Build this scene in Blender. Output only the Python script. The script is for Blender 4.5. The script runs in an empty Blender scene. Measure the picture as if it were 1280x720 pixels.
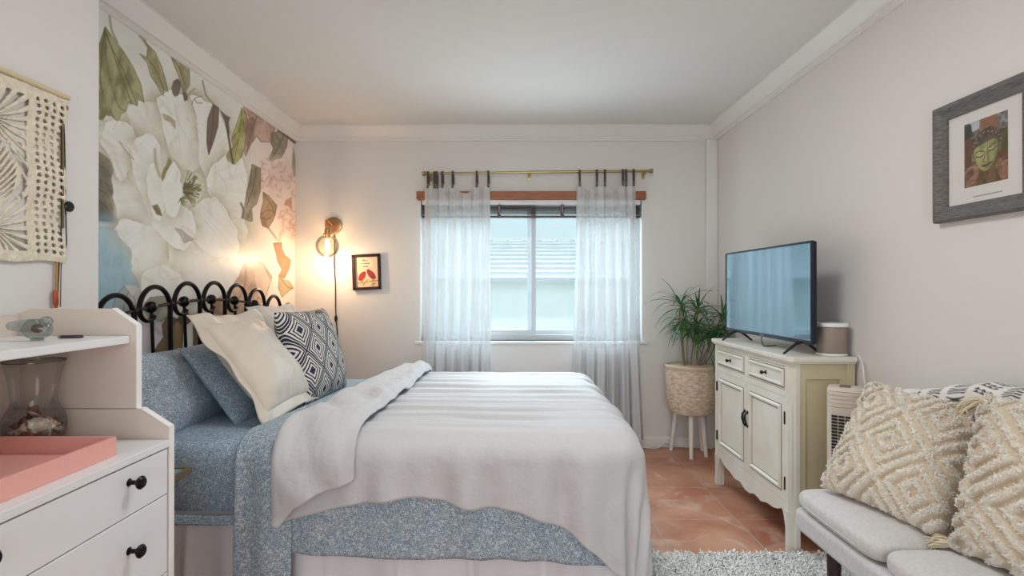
import bpy, bmesh, math, random
import numpy as np
from mathutils import Vector, Matrix
R_ = random.Random(7)
C = bpy.context.scene.collection
SC = bpy.context.scene
# ------------------------------------------------------------------ camera, sky, lights, exposure
FPX = 658.0
cam = bpy.data.cameras.new('camera'); cam.sensor_width = 36; cam.lens = FPX/1280*36
camo = bpy.data.objects.new('camera', cam); C.objects.link(camo)
camo.location = (0, 0, 1.2)
camo.rotation_euler = (math.radians(90.17), 0, math.radians(-0.17)*-1)
cam.clip_start = .02
SC.camera = camo
SC.view_settings.view_transform = 'Standard'; SC.view_settings.look = 'None'
SC.view_settings.gamma = 1; SC.view_settings.use_curve_mapping = False
SC.view_settings.exposure = 0.34
def lin(c):
    c = np.asarray(c, float)/255.0
    return np.where(c <= .04045, c/12.92, ((c+.055)/1.055)**2.4)
def L4(c): return tuple(float(x) for x in lin(c))+(1,)
W = bpy.data.worlds.new('sky'); SC.world = W; W.use_nodes = True
wn = W.node_tree; wn.nodes.clear()
tc = wn.nodes.new('ShaderNodeTexCoord'); sx = wn.nodes.new('ShaderNodeSeparateXYZ')
rp = wn.nodes.new('ShaderNodeValToRGB'); bg = wn.nodes.new('ShaderNodeBackground'); ow = wn.nodes.new('ShaderNodeOutputWorld')
rp.color_ramp.elements[0].position = 0; rp.color_ramp.elements[0].color = (1.75, 2.05, 2.15, 1)
rp.color_ramp.elements[1].position = .9; rp.color_ramp.elements[1].color = (1.3, 1.5, 1.65, 1)
e = rp.color_ramp.elements.new(.28); e.color = (1.4, 2.1, 2.3, 1)
wn.links.new(tc.outputs['Generated'], sx.inputs[0]); wn.links.new(sx.outputs['Z'], rp.inputs[0])
wn.links.new(rp.outputs[0], bg.inputs[0]); wn.links.new(bg.outputs[0], ow.inputs[0])
bg.inputs[1].default_value = .36
def area(name, loc, aim, sx_, sy_, power, col):
    l = bpy.data.lights.new(name, 'AREA'); l.shape = 'RECTANGLE'; l.size = sx_; l.size_y = sy_; l.energy = power; l.color = col
    o = bpy.data.objects.new(name, l); C.objects.link(o); o.location = loc
    d = Vector(aim)-Vector(loc); o.rotation_euler = d.to_track_quat('-Z', 'Y').to_euler(); return o
# added unseen fill lamp behind the camera, in place of daylight from the rear
area('rear_fill_light', (0.1, -1.95, 1.15), (0.1, 3, 1.2), 2.5, 2.1, 29, (.90, .96, 1.0))
# added overhead fill lamp for the side walls, unseen, with no fixture modelled
area('overhead_fill_light', (0.15, 1.72, 2.41), (0.15, 1.72, 0), .5, .5, 13, (.93, .97, 1.0))
# outside the window: sky daylight from above, and an added unseen lamp lighting upward
area('window_sky_daylight', (.13, 5.6, 3.1), (.13, 3.2, .9), 3.6, 1.8, 620, (.72, .88, 1.0))
area('window_upward_fill', (.13, 5.3, -.05), (.13, 3.0, 2.3), 3.4, 1.2, 95, (.84, .94, 1.0))

# ------------------------------------------------------------------ helpers
ORG = {}
def reg(o, org): ORG[o.name] = Vector(org)
class MB:
    def __init__(s): s.v = []; s.f = []; s.col = None
    def add(s, v, f):
        n = len(s.v); s.v += [tuple(p) for p in v]; s.f += [tuple(i+n for i in q) for q in f]; return s
    def box(s, lo, hi, M=None):
        x0, y0, z0 = lo; x1, y1, z1 = hi
        v = [(x0,y0,z0),(x1,y0,z0),(x1,y1,z0),(x0,y1,z0),(x0,y0,z1),(x1,y0,z1),(x1,y1,z1),(x0,y1,z1)]
        if M is not None: v = [M @ Vector(p) for p in v]
        return s.add(v, [(0,3,2,1),(4,5,6,7),(0,1,5,4),(1,2,6,5),(2,3,7,6),(3,0,4,7)])
    def tube(s, pts, r, n=10, cap=True):
        pts = [Vector(p) for p in pts]; m = len(pts)
        rs = r if hasattr(r, '__len__') else [r]*m
        t0 = (pts[1]-pts[0]).normalized()
        u = t0.orthogonal().normalized(); vs = []
        for i in range(m):
            t = (pts[min(i+1, m-1)]-pts[max(i-1, 0)])
            t = t.normalized() if t.length > 1e-9 else t0
            u = (u-t*u.dot(t)); u = u.normalized() if u.length > 1e-6 else t.orthogonal().normalized()
            w = t.cross(u)
            for k in range(n):
                a = 2*math.pi*k/n; vs.append(pts[i]+(u*math.cos(a)+w*math.sin(a))*rs[i])
        fs = [(i*n+k, i*n+(k+1) % n, (i+1)*n+(k+1) % n, (i+1)*n+k) for i in range(m-1) for k in range(n)]
        if cap: fs += [tuple(range(n-1, -1, -1)), tuple((m-1)*n+k for k in range(n))]
        return s.add(vs, fs)
    def lathe(s, prof, c=(0,0,0), n=28, axis='z', sq=None):
        vs = []; m = len(prof); c = Vector(c)
        for (r, z) in prof:
            for k in range(n):
                a = 2*math.pi*k/n; ca, sa = math.cos(a), math.sin(a)
                if sq:
                    q = (abs(ca)**sq+abs(sa)**sq)**(-1/sq); ca *= q; sa *= q
                p = (r*ca, r*sa, z)
                if axis == 'x': p = (z, p[0], p[1])
                if axis == 'y': p = (p[0], z, p[1])
                vs.append(c+Vector(p))
        fs = [(i*n+k, i*n+(k+1) % n, (i+1)*n+(k+1) % n, (i+1)*n+k) for i in range(m-1) for k in range(n)]
        if prof[0][0] > 1e-6: fs.append(tuple(range(n-1, -1, -1)))
        if prof[-1][0] > 1e-6: fs.append(tuple((m-1)*n+k for k in range(n)))
        return s.add(vs, fs)
    def ball(s, c, r, n=16, m=10):
        r = r if hasattr(r, '__len__') else (r, r, r)
        vs = [(c[0]+r[0]*math.sin(math.pi*i/m)*math.cos(2*math.pi*k/n), c[1]+r[1]*math.sin(math.pi*i/m)*math.sin(2*math.pi*k/n), c[2]-r[2]*math.cos(math.pi*i/m)) for i in range(m+1) for k in range(n)]
        return s.add(vs, [(i*n+k, i*n+(k+1) % n, (i+1)*n+(k+1) % n, (i+1)*n+k) for i in range(m) for k in range(n)])
    def prism(s, poly, d0, d1, fn):
        n = len(poly)
        vs = [fn(p[0], p[1], d0) for p in poly]+[fn(p[0], p[1], d1) for p in poly]
        return s.add(vs, [tuple(range(n)), tuple(range(2*n-1, n-1, -1))]+[(i, n+i, n+(i+1) % n, (i+1) % n) for i in range(n)])
    def grid(s, P, flip=False):
        nu, nv = P.shape[:2]
        f = []
        for i in range(nu-1):
            for j in range(nv-1):
                a = i*nv+j; q = (a, a+1, a+nv+1, a+nv); f.append(q[::-1] if flip else q)
        return s.add(P.reshape(-1, 3).tolist(), f)
    def build(s, name, mat, parent=None, smooth=35, bevel=0, thick=0, sub=0, local=False, segs=2, recalc=True, toff=-1):
        me = bpy.data.meshes.new(name)
        if local: org = Vector((0, 0, 0))
        elif parent is not None: org = ORG[parent.name]
        else:
            a = np.array(s.v); mn, mx = a.min(0), a.max(0); org = Vector(((mn[0]+mx[0])/2, (mn[1]+mx[1])/2, mn[2]))
        a = np.array(s.v, dtype=np.float64)-np.array(org)
        me.from_pydata(a.tolist(), [], s.f)
        if recalc:
            bm = bmesh.new(); bm.from_mesh(me)
            bmesh.ops.remove_doubles(bm, verts=bm.verts, dist=1e-6) if len(s.v) < 20000 and s.col is None else None
            bmesh.ops.recalc_face_normals(bm, faces=bm.faces); bm.to_mesh(me); bm.free()
        me.materials.append(mat)
        if s.col is not None:
            at = me.color_attributes.new('Col', 'FLOAT_COLOR', 'POINT')
            c4 = np.ones((len(s.v), 4), np.float32); c4[:, :3] = s.col
            at.data.foreach_set('color', c4.ravel())
        if smooth:
            me.polygons.foreach_set('use_smooth', [True]*len(me.polygons))
            if smooth < 180: me.set_sharp_from_angle(angle=math.radians(smooth))
        me.update()
        o = bpy.data.objects.new(name, me); C.objects.link(o)
        if parent is not None: o.parent = parent; o.location = (0, 0, 0)
        else: o.location = org
        reg(o, org)
        if bevel:
            m = o.modifiers.new('bevel', 'BEVEL'); m.width = bevel; m.segments = segs; m.limit_method = 'ANGLE'; m.angle_limit = math.radians(40)
        if thick:
            m = o.modifiers.new('solid', 'SOLIDIFY'); m.thickness = thick; m.offset = toff
        if sub:
            m = o.modifiers.new('sub', 'SUBSURF'); m.levels = sub; m.render_levels = sub
        return o
def tag(o, label, cat, group=None, kind=None):
    o['label'] = label; o['category'] = cat
    if group: o['group'] = group
    if kind: o['kind'] = kind
    return o
def struct(o, label=None):
    o['kind'] = 'structure'
    if label: o['label'] = label
    return o
def thing(name, label, cat, loc, group=None):
    o = bpy.data.objects.new(name, None); C.objects.link(o); o.location = loc; reg(o, loc); o.empty_display_size = .05
    return tag(o, label, cat, group)
def lbl(o, t): o['label'] = t; return o
def copy_tree(o, parent=None):
    c = o.copy(); C.objects.link(c); ORG[c.name] = ORG.get(o.name, Vector((0,0,0)))
    if parent: c.parent = parent
    for ch in list(o.children): copy_tree(ch, c)
    return c
def P(px, py, d): return Vector(((px-638)/FPX*d, d, 1.2-(py-362)/FPX*d))
# value noise
def vnoise(x, y, seed=0):
    rs = np.random.RandomState(seed); T = rs.rand(256, 256)
    xi = np.floor(x).astype(int); yi = np.floor(y).astype(int); fx = x-xi; fy = y-yi
    fx = fx*fx*(3-2*fx); fy = fy*fy*(3-2*fy)
    g = lambda a, b: T[a % 256, b % 256]
    return (g(xi, yi)*(1-fx)+g(xi+1, yi)*fx)*(1-fy)+(g(xi, yi+1)*(1-fx)+g(xi+1, yi+1)*fx)*fy
def fbm(x, y, seed=0, o=4):
    s = 0; a = .5; x = np.asarray(x, float); y = np.asarray(y, float)
    for k in range(o): s = s+a*vnoise(x*2**k+17.3*k, y*2**k+9.1*k, seed+k); a *= .5
    return s
def sstep(a, b, x):
    t = np.clip((x-a)/(b-a), 0, 1); return t*t*(3-2*t)
# ------------------------------------------------------------------ materials
def nodes(name):
    m = bpy.data.materials.new(name); m.use_nodes = True
    return m, m.node_tree.nodes, m.node_tree.links, m.node_tree.nodes['Principled BSDF']
def N(ns, t, **kw):
    n = ns.new('ShaderNode'+t)
    for k, v in kw.items():
        if k.startswith('i_'): n.inputs[k[2:].replace('_', ' ')].default_value = v
        else: setattr(n, k, v)
    return n
def mat(name, col, rough=.5, metal=0, var=None, vscale=6, bump=None, bscale=40, bdist=.002, spec=None, stretch=None, sheen=0, vcol=False, vramp=(.35, .65)):
    m, ns, ls, b = nodes(name)
    b.inputs['Base Color'].default_value = L4(col); b.inputs['Roughness'].default_value = rough; b.inputs['Metallic'].default_value = metal
    if spec is not None: b.inputs['Specular IOR Level'].default_value = spec
    if sheen: b.inputs['Sheen Weight'].default_value = sheen
    tcn = N(ns, 'TexCoord'); mp = N(ns, 'Mapping'); ls.new(tcn.outputs['Object'], mp.inputs['Vector'])
    if stretch: mp.inputs['Scale'].default_value = stretch
    if vcol:
        a = N(ns, 'VertexColor', layer_name='Col'); ls.new(a.outputs['Color'], b.inputs['Base Color'])
    if var:
        nz = N(ns, 'TexNoise', i_Scale=vscale, i_Detail=5.0); rmp = N(ns, 'ValToRGB')
        rmp.color_ramp.elements[0].position = vramp[0]; rmp.color_ramp.elements[1].position = vramp[1]
        rmp.color_ramp.elements[0].color = L4(col); rmp.color_ramp.elements[1].color = L4(var)
        ls.new(mp.outputs[0], nz.inputs['Vector']); ls.new(nz.outputs['Fac'], rmp.inputs[0]); ls.new(rmp.outputs[0], b.inputs['Base Color'])
    if bump:
        nb = N(ns, 'TexNoise', i_Scale=bscale, i_Detail=4.0); bp = N(ns, 'Bump', i_Strength=bump, i_Distance=bdist)
        ls.new(mp.outputs[0], nb.inputs['Vector']); ls.new(nb.outputs['Fac'], bp.inputs['Height']); ls.new(bp.outputs[0], b.inputs['Normal'])
    return m
def glassmat(name, tint=(245,250,250), rough=.02, refl=.12, k=.4):
    m, ns, ls, b = nodes(name); ns.remove(b)
    t = N(ns, 'BsdfTransparent'); t.inputs[0].default_value = L4(tint)
    g = N(ns, 'BsdfGlossy'); g.inputs['Roughness'].default_value = rough
    lw = N(ns, 'LayerWeight', i_Blend=.25); ma = N(ns, 'Math', operation='MULTIPLY_ADD'); ma.inputs[1].default_value = k; ma.inputs[2].default_value = refl*.25
    mx = N(ns, 'MixShader'); out = ns['Material Output']
    ls.new(lw.outputs['Fresnel'], ma.inputs[0]); ls.new(ma.outputs[0], mx.inputs[0]); ls.new(t.outputs[0], mx.inputs[1]); ls.new(g.outputs[0], mx.inputs[2]); ls.new(mx.outputs[0], out.inputs[0])
    return m
def squiggle(name, base, line, scale=46, k=5.5, thr=.36, rough=.85):
    m, ns, ls, b = nodes(name); b.inputs['Roughness'].default_value = rough
    tcn = N(ns, 'TexCoord'); nz = N(ns, 'TexNoise', i_Scale=scale, i_Detail=0.0, i_Distortion=1.1)
    mu = N(ns, 'Math', operation='MULTIPLY'); mu.inputs[1].default_value = k*6.283
    si = N(ns, 'Math', operation='SINE'); rm = N(ns, 'ValToRGB')
    rm.color_ramp.elements[0].position = thr; rm.color_ramp.elements[1].position = thr+.42
    rm.color_ramp.elements[0].color = L4(base); rm.color_ramp.elements[1].color = L4(line)
    md = N(ns, 'Math', operation='MULTIPLY_ADD'); md.inputs[1].default_value = .5; md.inputs[2].default_value = .36
    bp = N(ns, 'Bump', i_Strength=.25, i_Distance=.002)
    ls.new(tcn.outputs['Object'], nz.inputs['Vector']); ls.new(nz.outputs['Fac'], mu.inputs[0]); ls.new(mu.outputs[0], si.inputs[0]); ls.new(si.outputs[0], md.inputs[0])
    ls.new(md.outputs[0], rm.inputs[0]); ls.new(rm.outputs[0], b.inputs['Base Color']); ls.new(md.outputs[0], bp.inputs['Height']); ls.new(bp.outputs[0], b.inputs['Normal'])
    return m
M_wall = mat('wall_paint', (226,221,216), .55, bump=.12, bscale=180, bdist=.001)
M_ceil = mat('ceiling_paint', (226,224,220), .8, bump=.25, bscale=60, bdist=.002)
M_trim = mat('trim_paint', (232,228,224), .4)
M_white = mat('white_lacquer', (236,236,236), .35)
M_lit_edge = mat('window_lit_edge', (246,243,240), .35)  # window light on the hutch panel edges, put into a lighter colour
M_black = mat('black_metal', (16,14,15), .32, metal=.6)
M_blackp = mat('black_plastic', (12,12,14), .4)
M_brass = mat('aged_brass', (176,156,106), .3, metal=1)
M_terra_stem = mat('cane_bark', (120,105,80), .8, var=(150,135,105), vscale=40)
# ------------------------------------------------------------------ room shell
XL, XR, YB, ZC = -1.675, 1.55, 4.03, 2.44
XJ, YJ, YR = -1.36, 1.72, -2.2
WX0, WX1, WZ0, WZ1 = -.723, .992, .805, 1.89
def floor_mat():
    m, ns, ls, b = nodes('terracotta_tiles')
    tcn = N(ns, 'TexCoord'); mp = N(ns, 'Mapping'); mp.inputs['Location'].default_value = (-.274+.444*8, -.092+.444*8, 0)
    br = N(ns, 'TexBrick', offset=0.0, squash=1.0); br.inputs['Scale'].default_value = 1.0
    br.inputs['Brick Width'].default_value = .444; br.inputs['Row Height'].default_value = .444; br.inputs['Mortar Size'].default_value = .0035
    br.inputs['Mortar Smooth'].default_value = .3; br.inputs['Bias'].default_value = 0
    br.inputs['Color1'].default_value = L4((178,112,84)); br.inputs['Color2'].default_value = L4((196,136,104)); br.inputs['Mortar'].default_value = L4((196,180,165))
    ls.new(tcn.outputs['Object'], mp.inputs[0]); ls.new(mp.outputs[0], br.inputs['Vector'])
    n1 = N(ns, 'TexNoise', i_Scale=3.2, i_Detail=6.0, i_Distortion=.6); ls.new(tcn.outputs['Object'], n1.inputs['Vector'])
    r1 = N(ns, 'ValToRGB'); r1.color_ramp.elements[0].position = .36; r1.color_ramp.elements[1].position = .68
    r1.color_ramp.elements[0].color = L4((150,84,62)); r1.color_ramp.elements[1].color = L4((214,170,140)); ls.new(n1.outputs['Fac'], r1.inputs[0])
    mx = N(ns, 'MixRGB', blend_type='MIX'); mx.inputs[0].default_value = .45
    ls.new(br.outputs['Color'], mx.inputs[1]); ls.new(r1.outputs[0], mx.inputs[2])
    n2 = N(ns, 'TexNoise', i_Scale=5.0, i_Detail=8.0, i_Distortion=1.2); ls.new(tcn.outputs['Object'], n2.inputs['Vector'])
    r2 = N(ns, 'ValToRGB'); r2.color_ramp.elements[0].position = .56; r2.color_ramp.elements[1].position = .75; r2.color_ramp.elements[1].color = (.45,.45,.45,1); ls.new(n2.outputs['Fac'], r2.inputs[0])
    m2 = N(ns, 'MixRGB', blend_type='MIX'); m2.inputs[2].default_value = L4((226,208,194))
    ls.new(r2.outputs[0], m2.inputs[0]); ls.new(mx.outputs[0], m2.inputs[1])
    m3 = N(ns, 'MixRGB'); m3.inputs[2].default_value = L4((176,158,142)); ls.new(br.outputs['Fac'], m3.inputs[0]); ls.new(m2.outputs[0], m3.inputs[1])
    ls.new(m3.outputs[0], b.inputs['Base Color']); b.inputs['Roughness'].default_value = .42
    bp = N(ns, 'Bump', i_Strength=.6, i_Distance=.004); bp.invert = True; ls.new(br.outputs['Fac'], bp.inputs['Height']); ls.new(bp.outputs[0], b.inputs['Normal'])
    return m
M_floor = floor_mat()
o = MB().box((XL-.2, YR-.2, -.1), (XR+.2, YB+.2, 0)).build('floor', M_floor, smooth=0); struct(o)
o.data.transform(Matrix.Translation(o.location)); o.location = (0, 0, 0)
struct(MB().box((XL-.2, YR-.2, ZC), (XR+.2, YB+.2, ZC+.1)).build('ceiling', M_ceil, smooth=0))
wb = MB(); TB = YB+.17
wb.box((XL-.2, YB, 0), (WX0, TB, ZC)).box((WX1, YB, 0), (XR+.2, TB, ZC)).box((WX0, YB, 0), (WX1, TB, WZ0)).box((WX0, YB, WZ1), (WX1, TB, ZC))
struct(wb.build('wall_back', M_wall, smooth=0))
wl = struct(MB().box((XL-.2, YJ-.12, 0), (XL, YB, ZC)).build('wall_left', M_wall, smooth=0))
struct(MB().box((XL-.2, YR, 0), (XJ, YJ, ZC)).build('wall_near_left', M_wall, smooth=0))
struct(MB().box((XR, YR, 0), (XR+.2, YB, ZC)).build('wall_right', M_wall, smooth=0))
wr = MB(); wr.box((XL-.2, YR-.2, 2.25), (XR+.2, YR, ZC)).box((XL-.2, YR-.2, 0), (-1.2, YR, 2.25)).box((1.4, YR-.2, 0), (XR+.2, YR, 2.25))
struct(wr.build('wall_rear', M_wall, smooth=0))
# unseen patio door, added behind the camera to let daylight in
dr = MB()
for x in (-1.2, .06, 1.32): dr.box((x, YR-.1, 0), (x+.08, YR-.04, 2.25))
dr.box((-1.2, YR-.1, 2.18), (1.4, YR-.04, 2.25)).box((-1.2, YR-.1, 0), (1.4, YR-.04, .07))
struct(dr.build('door_1', M_trim, smooth=0, bevel=.004))
# crown mouldings: profile (out from wall, down from ceiling)
CP = [(0,0),(.085,0),(.085,.012),(.076,.022),(.066,.030),(.050,.046),(.036,.062),(.030,.070),(.022,.074),(.022,.088),(.014,.092),(.014,.104),(0,.104)]
def crown(name, fn, a, b):
    m = MB().prism(CP, a, b, fn)
    return struct(m.build(name, M_trim, smooth=40))
crown('trim_1', lambda u, w, t: (t, YB-u, ZC-w), XL, XR)
t2 = crown('trim_2', lambda u, w, t: (XL+u, t, ZC-w), YJ, YB)
t3 = crown('trim_3', lambda u, w, t: (XR-u, t, ZC-w), YR, YB)
crown('trim_4', lambda u, w, t: (XJ+u, t, ZC-w), YR, YJ)
# beaded strip along the side crowns
for (par, x, y0, s) in ((t2, XL+.024, YJ+.01, 1), (t3, XR-.024, .2, -1)):
    m = MB(); y = y0
    while y < YB-.05:
        m.ball((x-s*.002, y, ZC-.081), .0042, 6, 4); y += .014
    m.build('beading', M_trim, par, smooth=0)
# corner casing at the right
struct(MB().box((1.465, YB-.035, 0), (XR, YB, ZC-.10)).build('trim_5', M_trim, smooth=0, bevel=.006))
# baseboards
BP = [(0,0),(.014,0),(.014,.062),(.008,.074),(0,.078)]
struct(MB().prism(BP, XL, XR, lambda u, w, t: (t, YB-u, w)).build('baseboard_back', M_trim, smooth=0))
struct(MB().prism(BP, YR, YB, lambda u, w, t: (XR-u, t, w)).build('baseboard_right', M_trim, smooth=0))
struct(MB().prism(BP, YJ, YB, lambda u, w, t: (XL+u, t, w)).build('baseboard_left', M_trim, smooth=0))

# ------------------------------------------------------------------ floral mural on the left wall
def spl(pts, n=8):
    pts = [np.array(p, float) for p in pts]; m = len(pts); out = []
    for i in range(m-1):
        a, b, c, d = pts[max(i-1,0)], pts[i], pts[i+1], pts[min(i+2,m-1)]
        for t in np.linspace(0, 1, n, endpoint=False):
            out.append(.5*((2*b)+(-a+c)*t+(2*a-5*b+4*c-d)*t*t+(-a+3*b-3*c+d)*t**3))
    out.append(pts[-1]); return np.array(out)
class Paint:
    def __init__(s, X, Y, base):
        s.X = X; s.Y = Y; s.c = np.empty(X.shape+(3,)); s.c[:] = base
    def sel(s, pts, pad):
        p = np.asarray(pts); return (s.X > p[:,0].min()-pad) & (s.X < p[:,0].max()+pad) & (s.Y > p[:,1].min()-pad) & (s.Y < p[:,1].max()+pad)
    def dist(s, x, y, pts):
        d = np.full(x.shape, 1e9); tt = np.zeros(x.shape); n = len(pts)
        for i in range(n-1):
            ax, ay = pts[i]; bx, by = pts[i+1]; vx, vy = bx-ax, by-ay; q = vx*vx+vy*vy+1e-9
            t = np.clip(((x-ax)*vx+(y-ay)*vy)/q, 0, 1); e = np.hypot(x-ax-t*vx, y-ay-t*vy)
            k = e < d; d = np.where(k, e, d); tt = np.where(k, (i+t)/(n-1), tt)
        return d, tt
    def line(s, pts, col, w=1.0, a=.8, taper=False, smooth=True):
        pts = spl(pts, 6) if smooth and len(pts) > 2 else np.array(pts, float)
        k = s.sel(pts, w*3+2)
        if not k.any(): return
        x, y = s.X[k], s.Y[k]; d, t = s.dist(x, y, pts)
        ww = w*(1-.85*t) if taper else w
        al = a*np.clip(1.2-d/np.maximum(ww, .15), 0, 1)
        s.c[k] = s.c[k]*(1-al[:,None])+np.array(col)*al[:,None]
    def soft(s, pts, col, w, a):
        pts = spl(pts, 5) if len(pts) > 2 else np.array(pts, float)
        k = s.sel(pts, w*2.5); x, y = s.X[k], s.Y[k]; d, t = s.dist(x, y, pts)
        al = a*np.exp(-(d/w)**2); s.c[k] = s.c[k]*(1-al[:,None])+np.array(col)*al[:,None]
    def poly(s, pts, col, col2=None, soft=.7, edge=None, ew=.8, ea=.7, veins=(), vcol=None, mott=.5, curve=False, seed=1, a=1):
        q = list(pts)+[pts[0]]; q = spl(q, 5) if curve else np.array(q, float)
        k = s.sel(q, 3)
        if not k.any(): return
        x, y = s.X[k], s.Y[k]; ins = np.zeros(x.shape, bool)
        for i in range(len(q)-1):
            x0, y0 = q[i]; x1, y1 = q[i+1]
            c = ((y0 > y) != (y1 > y)) & (x < (x1-x0)*(y-y0)/(y1-y0+1e-12)+x0); ins ^= c
        d, _ = s.dist(x, y, q); sd = np.where(ins, d, -d); al = np.clip(sd/soft*.5+.5, 0, 1)*a
        c = np.array(col, float); c2 = np.array(col2 if col2 is not None else c*.8, float)
        n = sstep(.3, .7, fbm(x*.09, y*.05, seed))*mott+mott*.5*(fbm(x*.6, y*.6, seed+5, 2)-.4)
        n = np.clip(n, 0, 1)[:,None]; cc = c*(1-n)+c2*n
        s.c[k] = s.c[k]*(1-al[:,None])+cc*al[:,None]
        if edge is not None:
            e = ea*np.clip(1.2-d/ew, 0, 1)*(.4+.6*fbm(x*.12, y*.12, seed+9, 2)*2).clip(0,1)
            s.c[k] = s.c[k]*(1-e[:,None])+np.array(edge)*e[:,None]
        for v in veins: s.line(v, vcol if vcol is not None else c2*.7, .8, .7)
def zz(*a, o=(110,0), k=5.143): return [(o[0]+a[i]/k, o[1]+a[i+1]/k) for i in range(0, len(a), 2)]
st = .004
gy = np.arange(YJ-.1, YB+1e-6, st); gz = np.arange(.80, ZC-.09, st)
GY, GZ = np.meshgrid(gy, gz, indexing='ij')
MX = 638+XL*FPX/GY; MY = 362-(GZ-1.2)*FPX/GY          # design coordinates of the wallpaper print
pt = Paint(MX, MY, (228,228,221))
rs = np.random.RandomState(3)
# ground tints
w_ = sstep(285, 330, MX)[..., None]; pt.c = pt.c*(1-w_)+np.array((232,216,206))*w_
n_ = (fbm(MX*.03, MY*.03, 4)-.45)[..., None]; pt.c += n_*np.array((16,18,24))
# blue ground at the left
pt.poly([(110,283),(136,283.7),(144,299),(157.6,314.4),(160,330),(157.6,337.8),(166.4,349.5),(170,363),(172,380.5),(173,400),(165,420),(150,440),(110,450)], (158,192,206), (128,168,180), edge=(120,140,150), ea=.3, mott=.7)
pt.soft([(112,290),(134,290),(145,310)], (186,214,224), 12, .6)
pt.poly([(135,385),(140,368),(150,358),(160,356),(171,366),(173,385),(172,415),(150,425),(138,405)], (188,196,192), (140,152,150), edge=(90,110,120), seed=8, veins=[[(158,357),(150,380),(146,410)],[(158,357),(164,385),(163,415)]])
pt.poly([(150,357),(160,370),(172,362),(160,356)], (226,222,216))
pt.poly([(110,183),(117,189),(129.4,198),(134.3,206.8),(137,223.3),(133.5,223.3),(135.7,246.7),(135.5,277),(110,274.6)], (124,118,100), (88,84,74), edge=(60,56,50), mott=.8, seed=3, veins=[[(117,205),(127,213),(134,224)],[(117,225),(126,228),(134,243)],[(117,236),(128,244),(135,262)],[(117,250),(130,262)]])
pt.soft([(112,272),(136,274)], (110,140,165), 7, .8)
# big white peony : petal shading
OL = (150,140,112)
petal = [
 zz(40,170,60,110,130,110,170,100,o=(110,130)), zz(130,160,160,110,230,110,290,150,340,210,300,260,o=(110,130)), zz(170,240,240,290,262,355,o=(110,130)), zz(262,355,235,420,195,490,150,470,o=(110,130)),
 zz(255,310,230,400,190,440,o=(110,130)), zz(380,150,430,190,420,250,400,330,430,460,o=(110,130)), zz(345,430,350,540,355,600,o=(110,130)), zz(530,0,560,130,630,250,640,330,o=(110,130)),
 zz(440,60,500,130,540,200,o=(110,130)), zz(600,80,670,160,690,190,o=(110,130)), zz(460,490,500,430,520,400,560,470,575,560,o=(110,130)), zz(190,490,230,480,330,610,380,660,o=(110,130)),
 zz(540,130,580,190,640,260,o=(110,260)), zz(270,400,330,440,430,360,510,280,o=(110,260)), zz(245,280,290,350,300,420,o=(110,260)), zz(150,130,230,230,250,280,o=(110,260)),
 zz(340,600,380,640,460,560,540,480,o=(110,210)), zz(100,110,150,150,145,210,210,250,260,340,300,400,o=(230,210)), zz(100,330,140,380,180,420,o=(230,210)), zz(150,190,200,230,250,310,o=(230,210)),
 zz(265,340,300,320,340,330,360,360,o=(230,210)), zz(340,60,370,120,370,210,o=(230,210)), zz(200,40,240,100,250,170,o=(230,210)), zz(20,420,60,380,100,390,o=(230,80)), zz(50,330,70,430,80,450,o=(230,80)),
 zz(130,560,160,540,190,620,200,700,o=(230,80)), zz(300,700,330,620,400,520,o=(230,80)), zz(400,560,390,640,370,700,o=(230,80)), zz(30,150,70,170,120,220,o=(230,80)), zz(150,620,180,560,200,640,o=(230,210)),
]
def petal_fill(pts, sh=.8, w=7, tone=(232,231,224), seed=0):
    q = spl(list(pts)+[pts[0]], 10); aa = np.arange(len(q)); q = q+np.stack([(vnoise(aa*.31, aa*0+seed, 5)-.5), (vnoise(aa*.29, aa*0+seed+3, 6)-.5)], -1)*3.6; q[-1] = q[0]; k = pt.sel(q, 22); x, y = pt.X[k], pt.Y[k]
    ins = np.zeros(x.shape, bool)
    for i in range(len(q)-1):
        x0, y0 = q[i]; x1, y1 = q[i+1]; ins ^= ((y0 > y) != (y1 > y)) & (x < (x1-x0)*(y-y0)/(y1-y0+1e-12)+x0)
    d, _ = pt.dist(x, y, q); n = fbm(x*.06, y*.06, seed+40)
    al = np.where(ins, 0, sh*np.exp(-d/w)*np.clip(n*2.2-.35, 0, 1.2)).clip(0, 1)[:, None]
    c = pt.c[k]*(1-al)+np.array((184,174,146.))*al
    cx, cy = 226, 238; ang = np.arctan2(y-cy, x-cx); rad = np.hypot(x-cx, y-cy)
    stri = (vnoise(ang*26+seed, rad*.03+seed*3, seed+3)-.5)*10+(vnoise(ang*60, rad*.02, seed+8)-.5)*5
    inner = np.array(tone)+(n[:, None]-.5)*np.array((10, 12, 18))+stri[:, None]*np.array((.8, .85, 1.0))+6*np.exp(-d/4)[:, None]
    ai = np.where(ins, np.clip(d/.8, 0, 1), 0)[:, None]
    c = c*(1-ai)+inner*ai
    e = (.5*np.clip(1.1-d/.6, 0, 1)*np.clip(n*3-1.1, 0, 1))[:, None]; pt.c[k] = c*(1-e)+np.array((150,138,108.))*e
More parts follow.
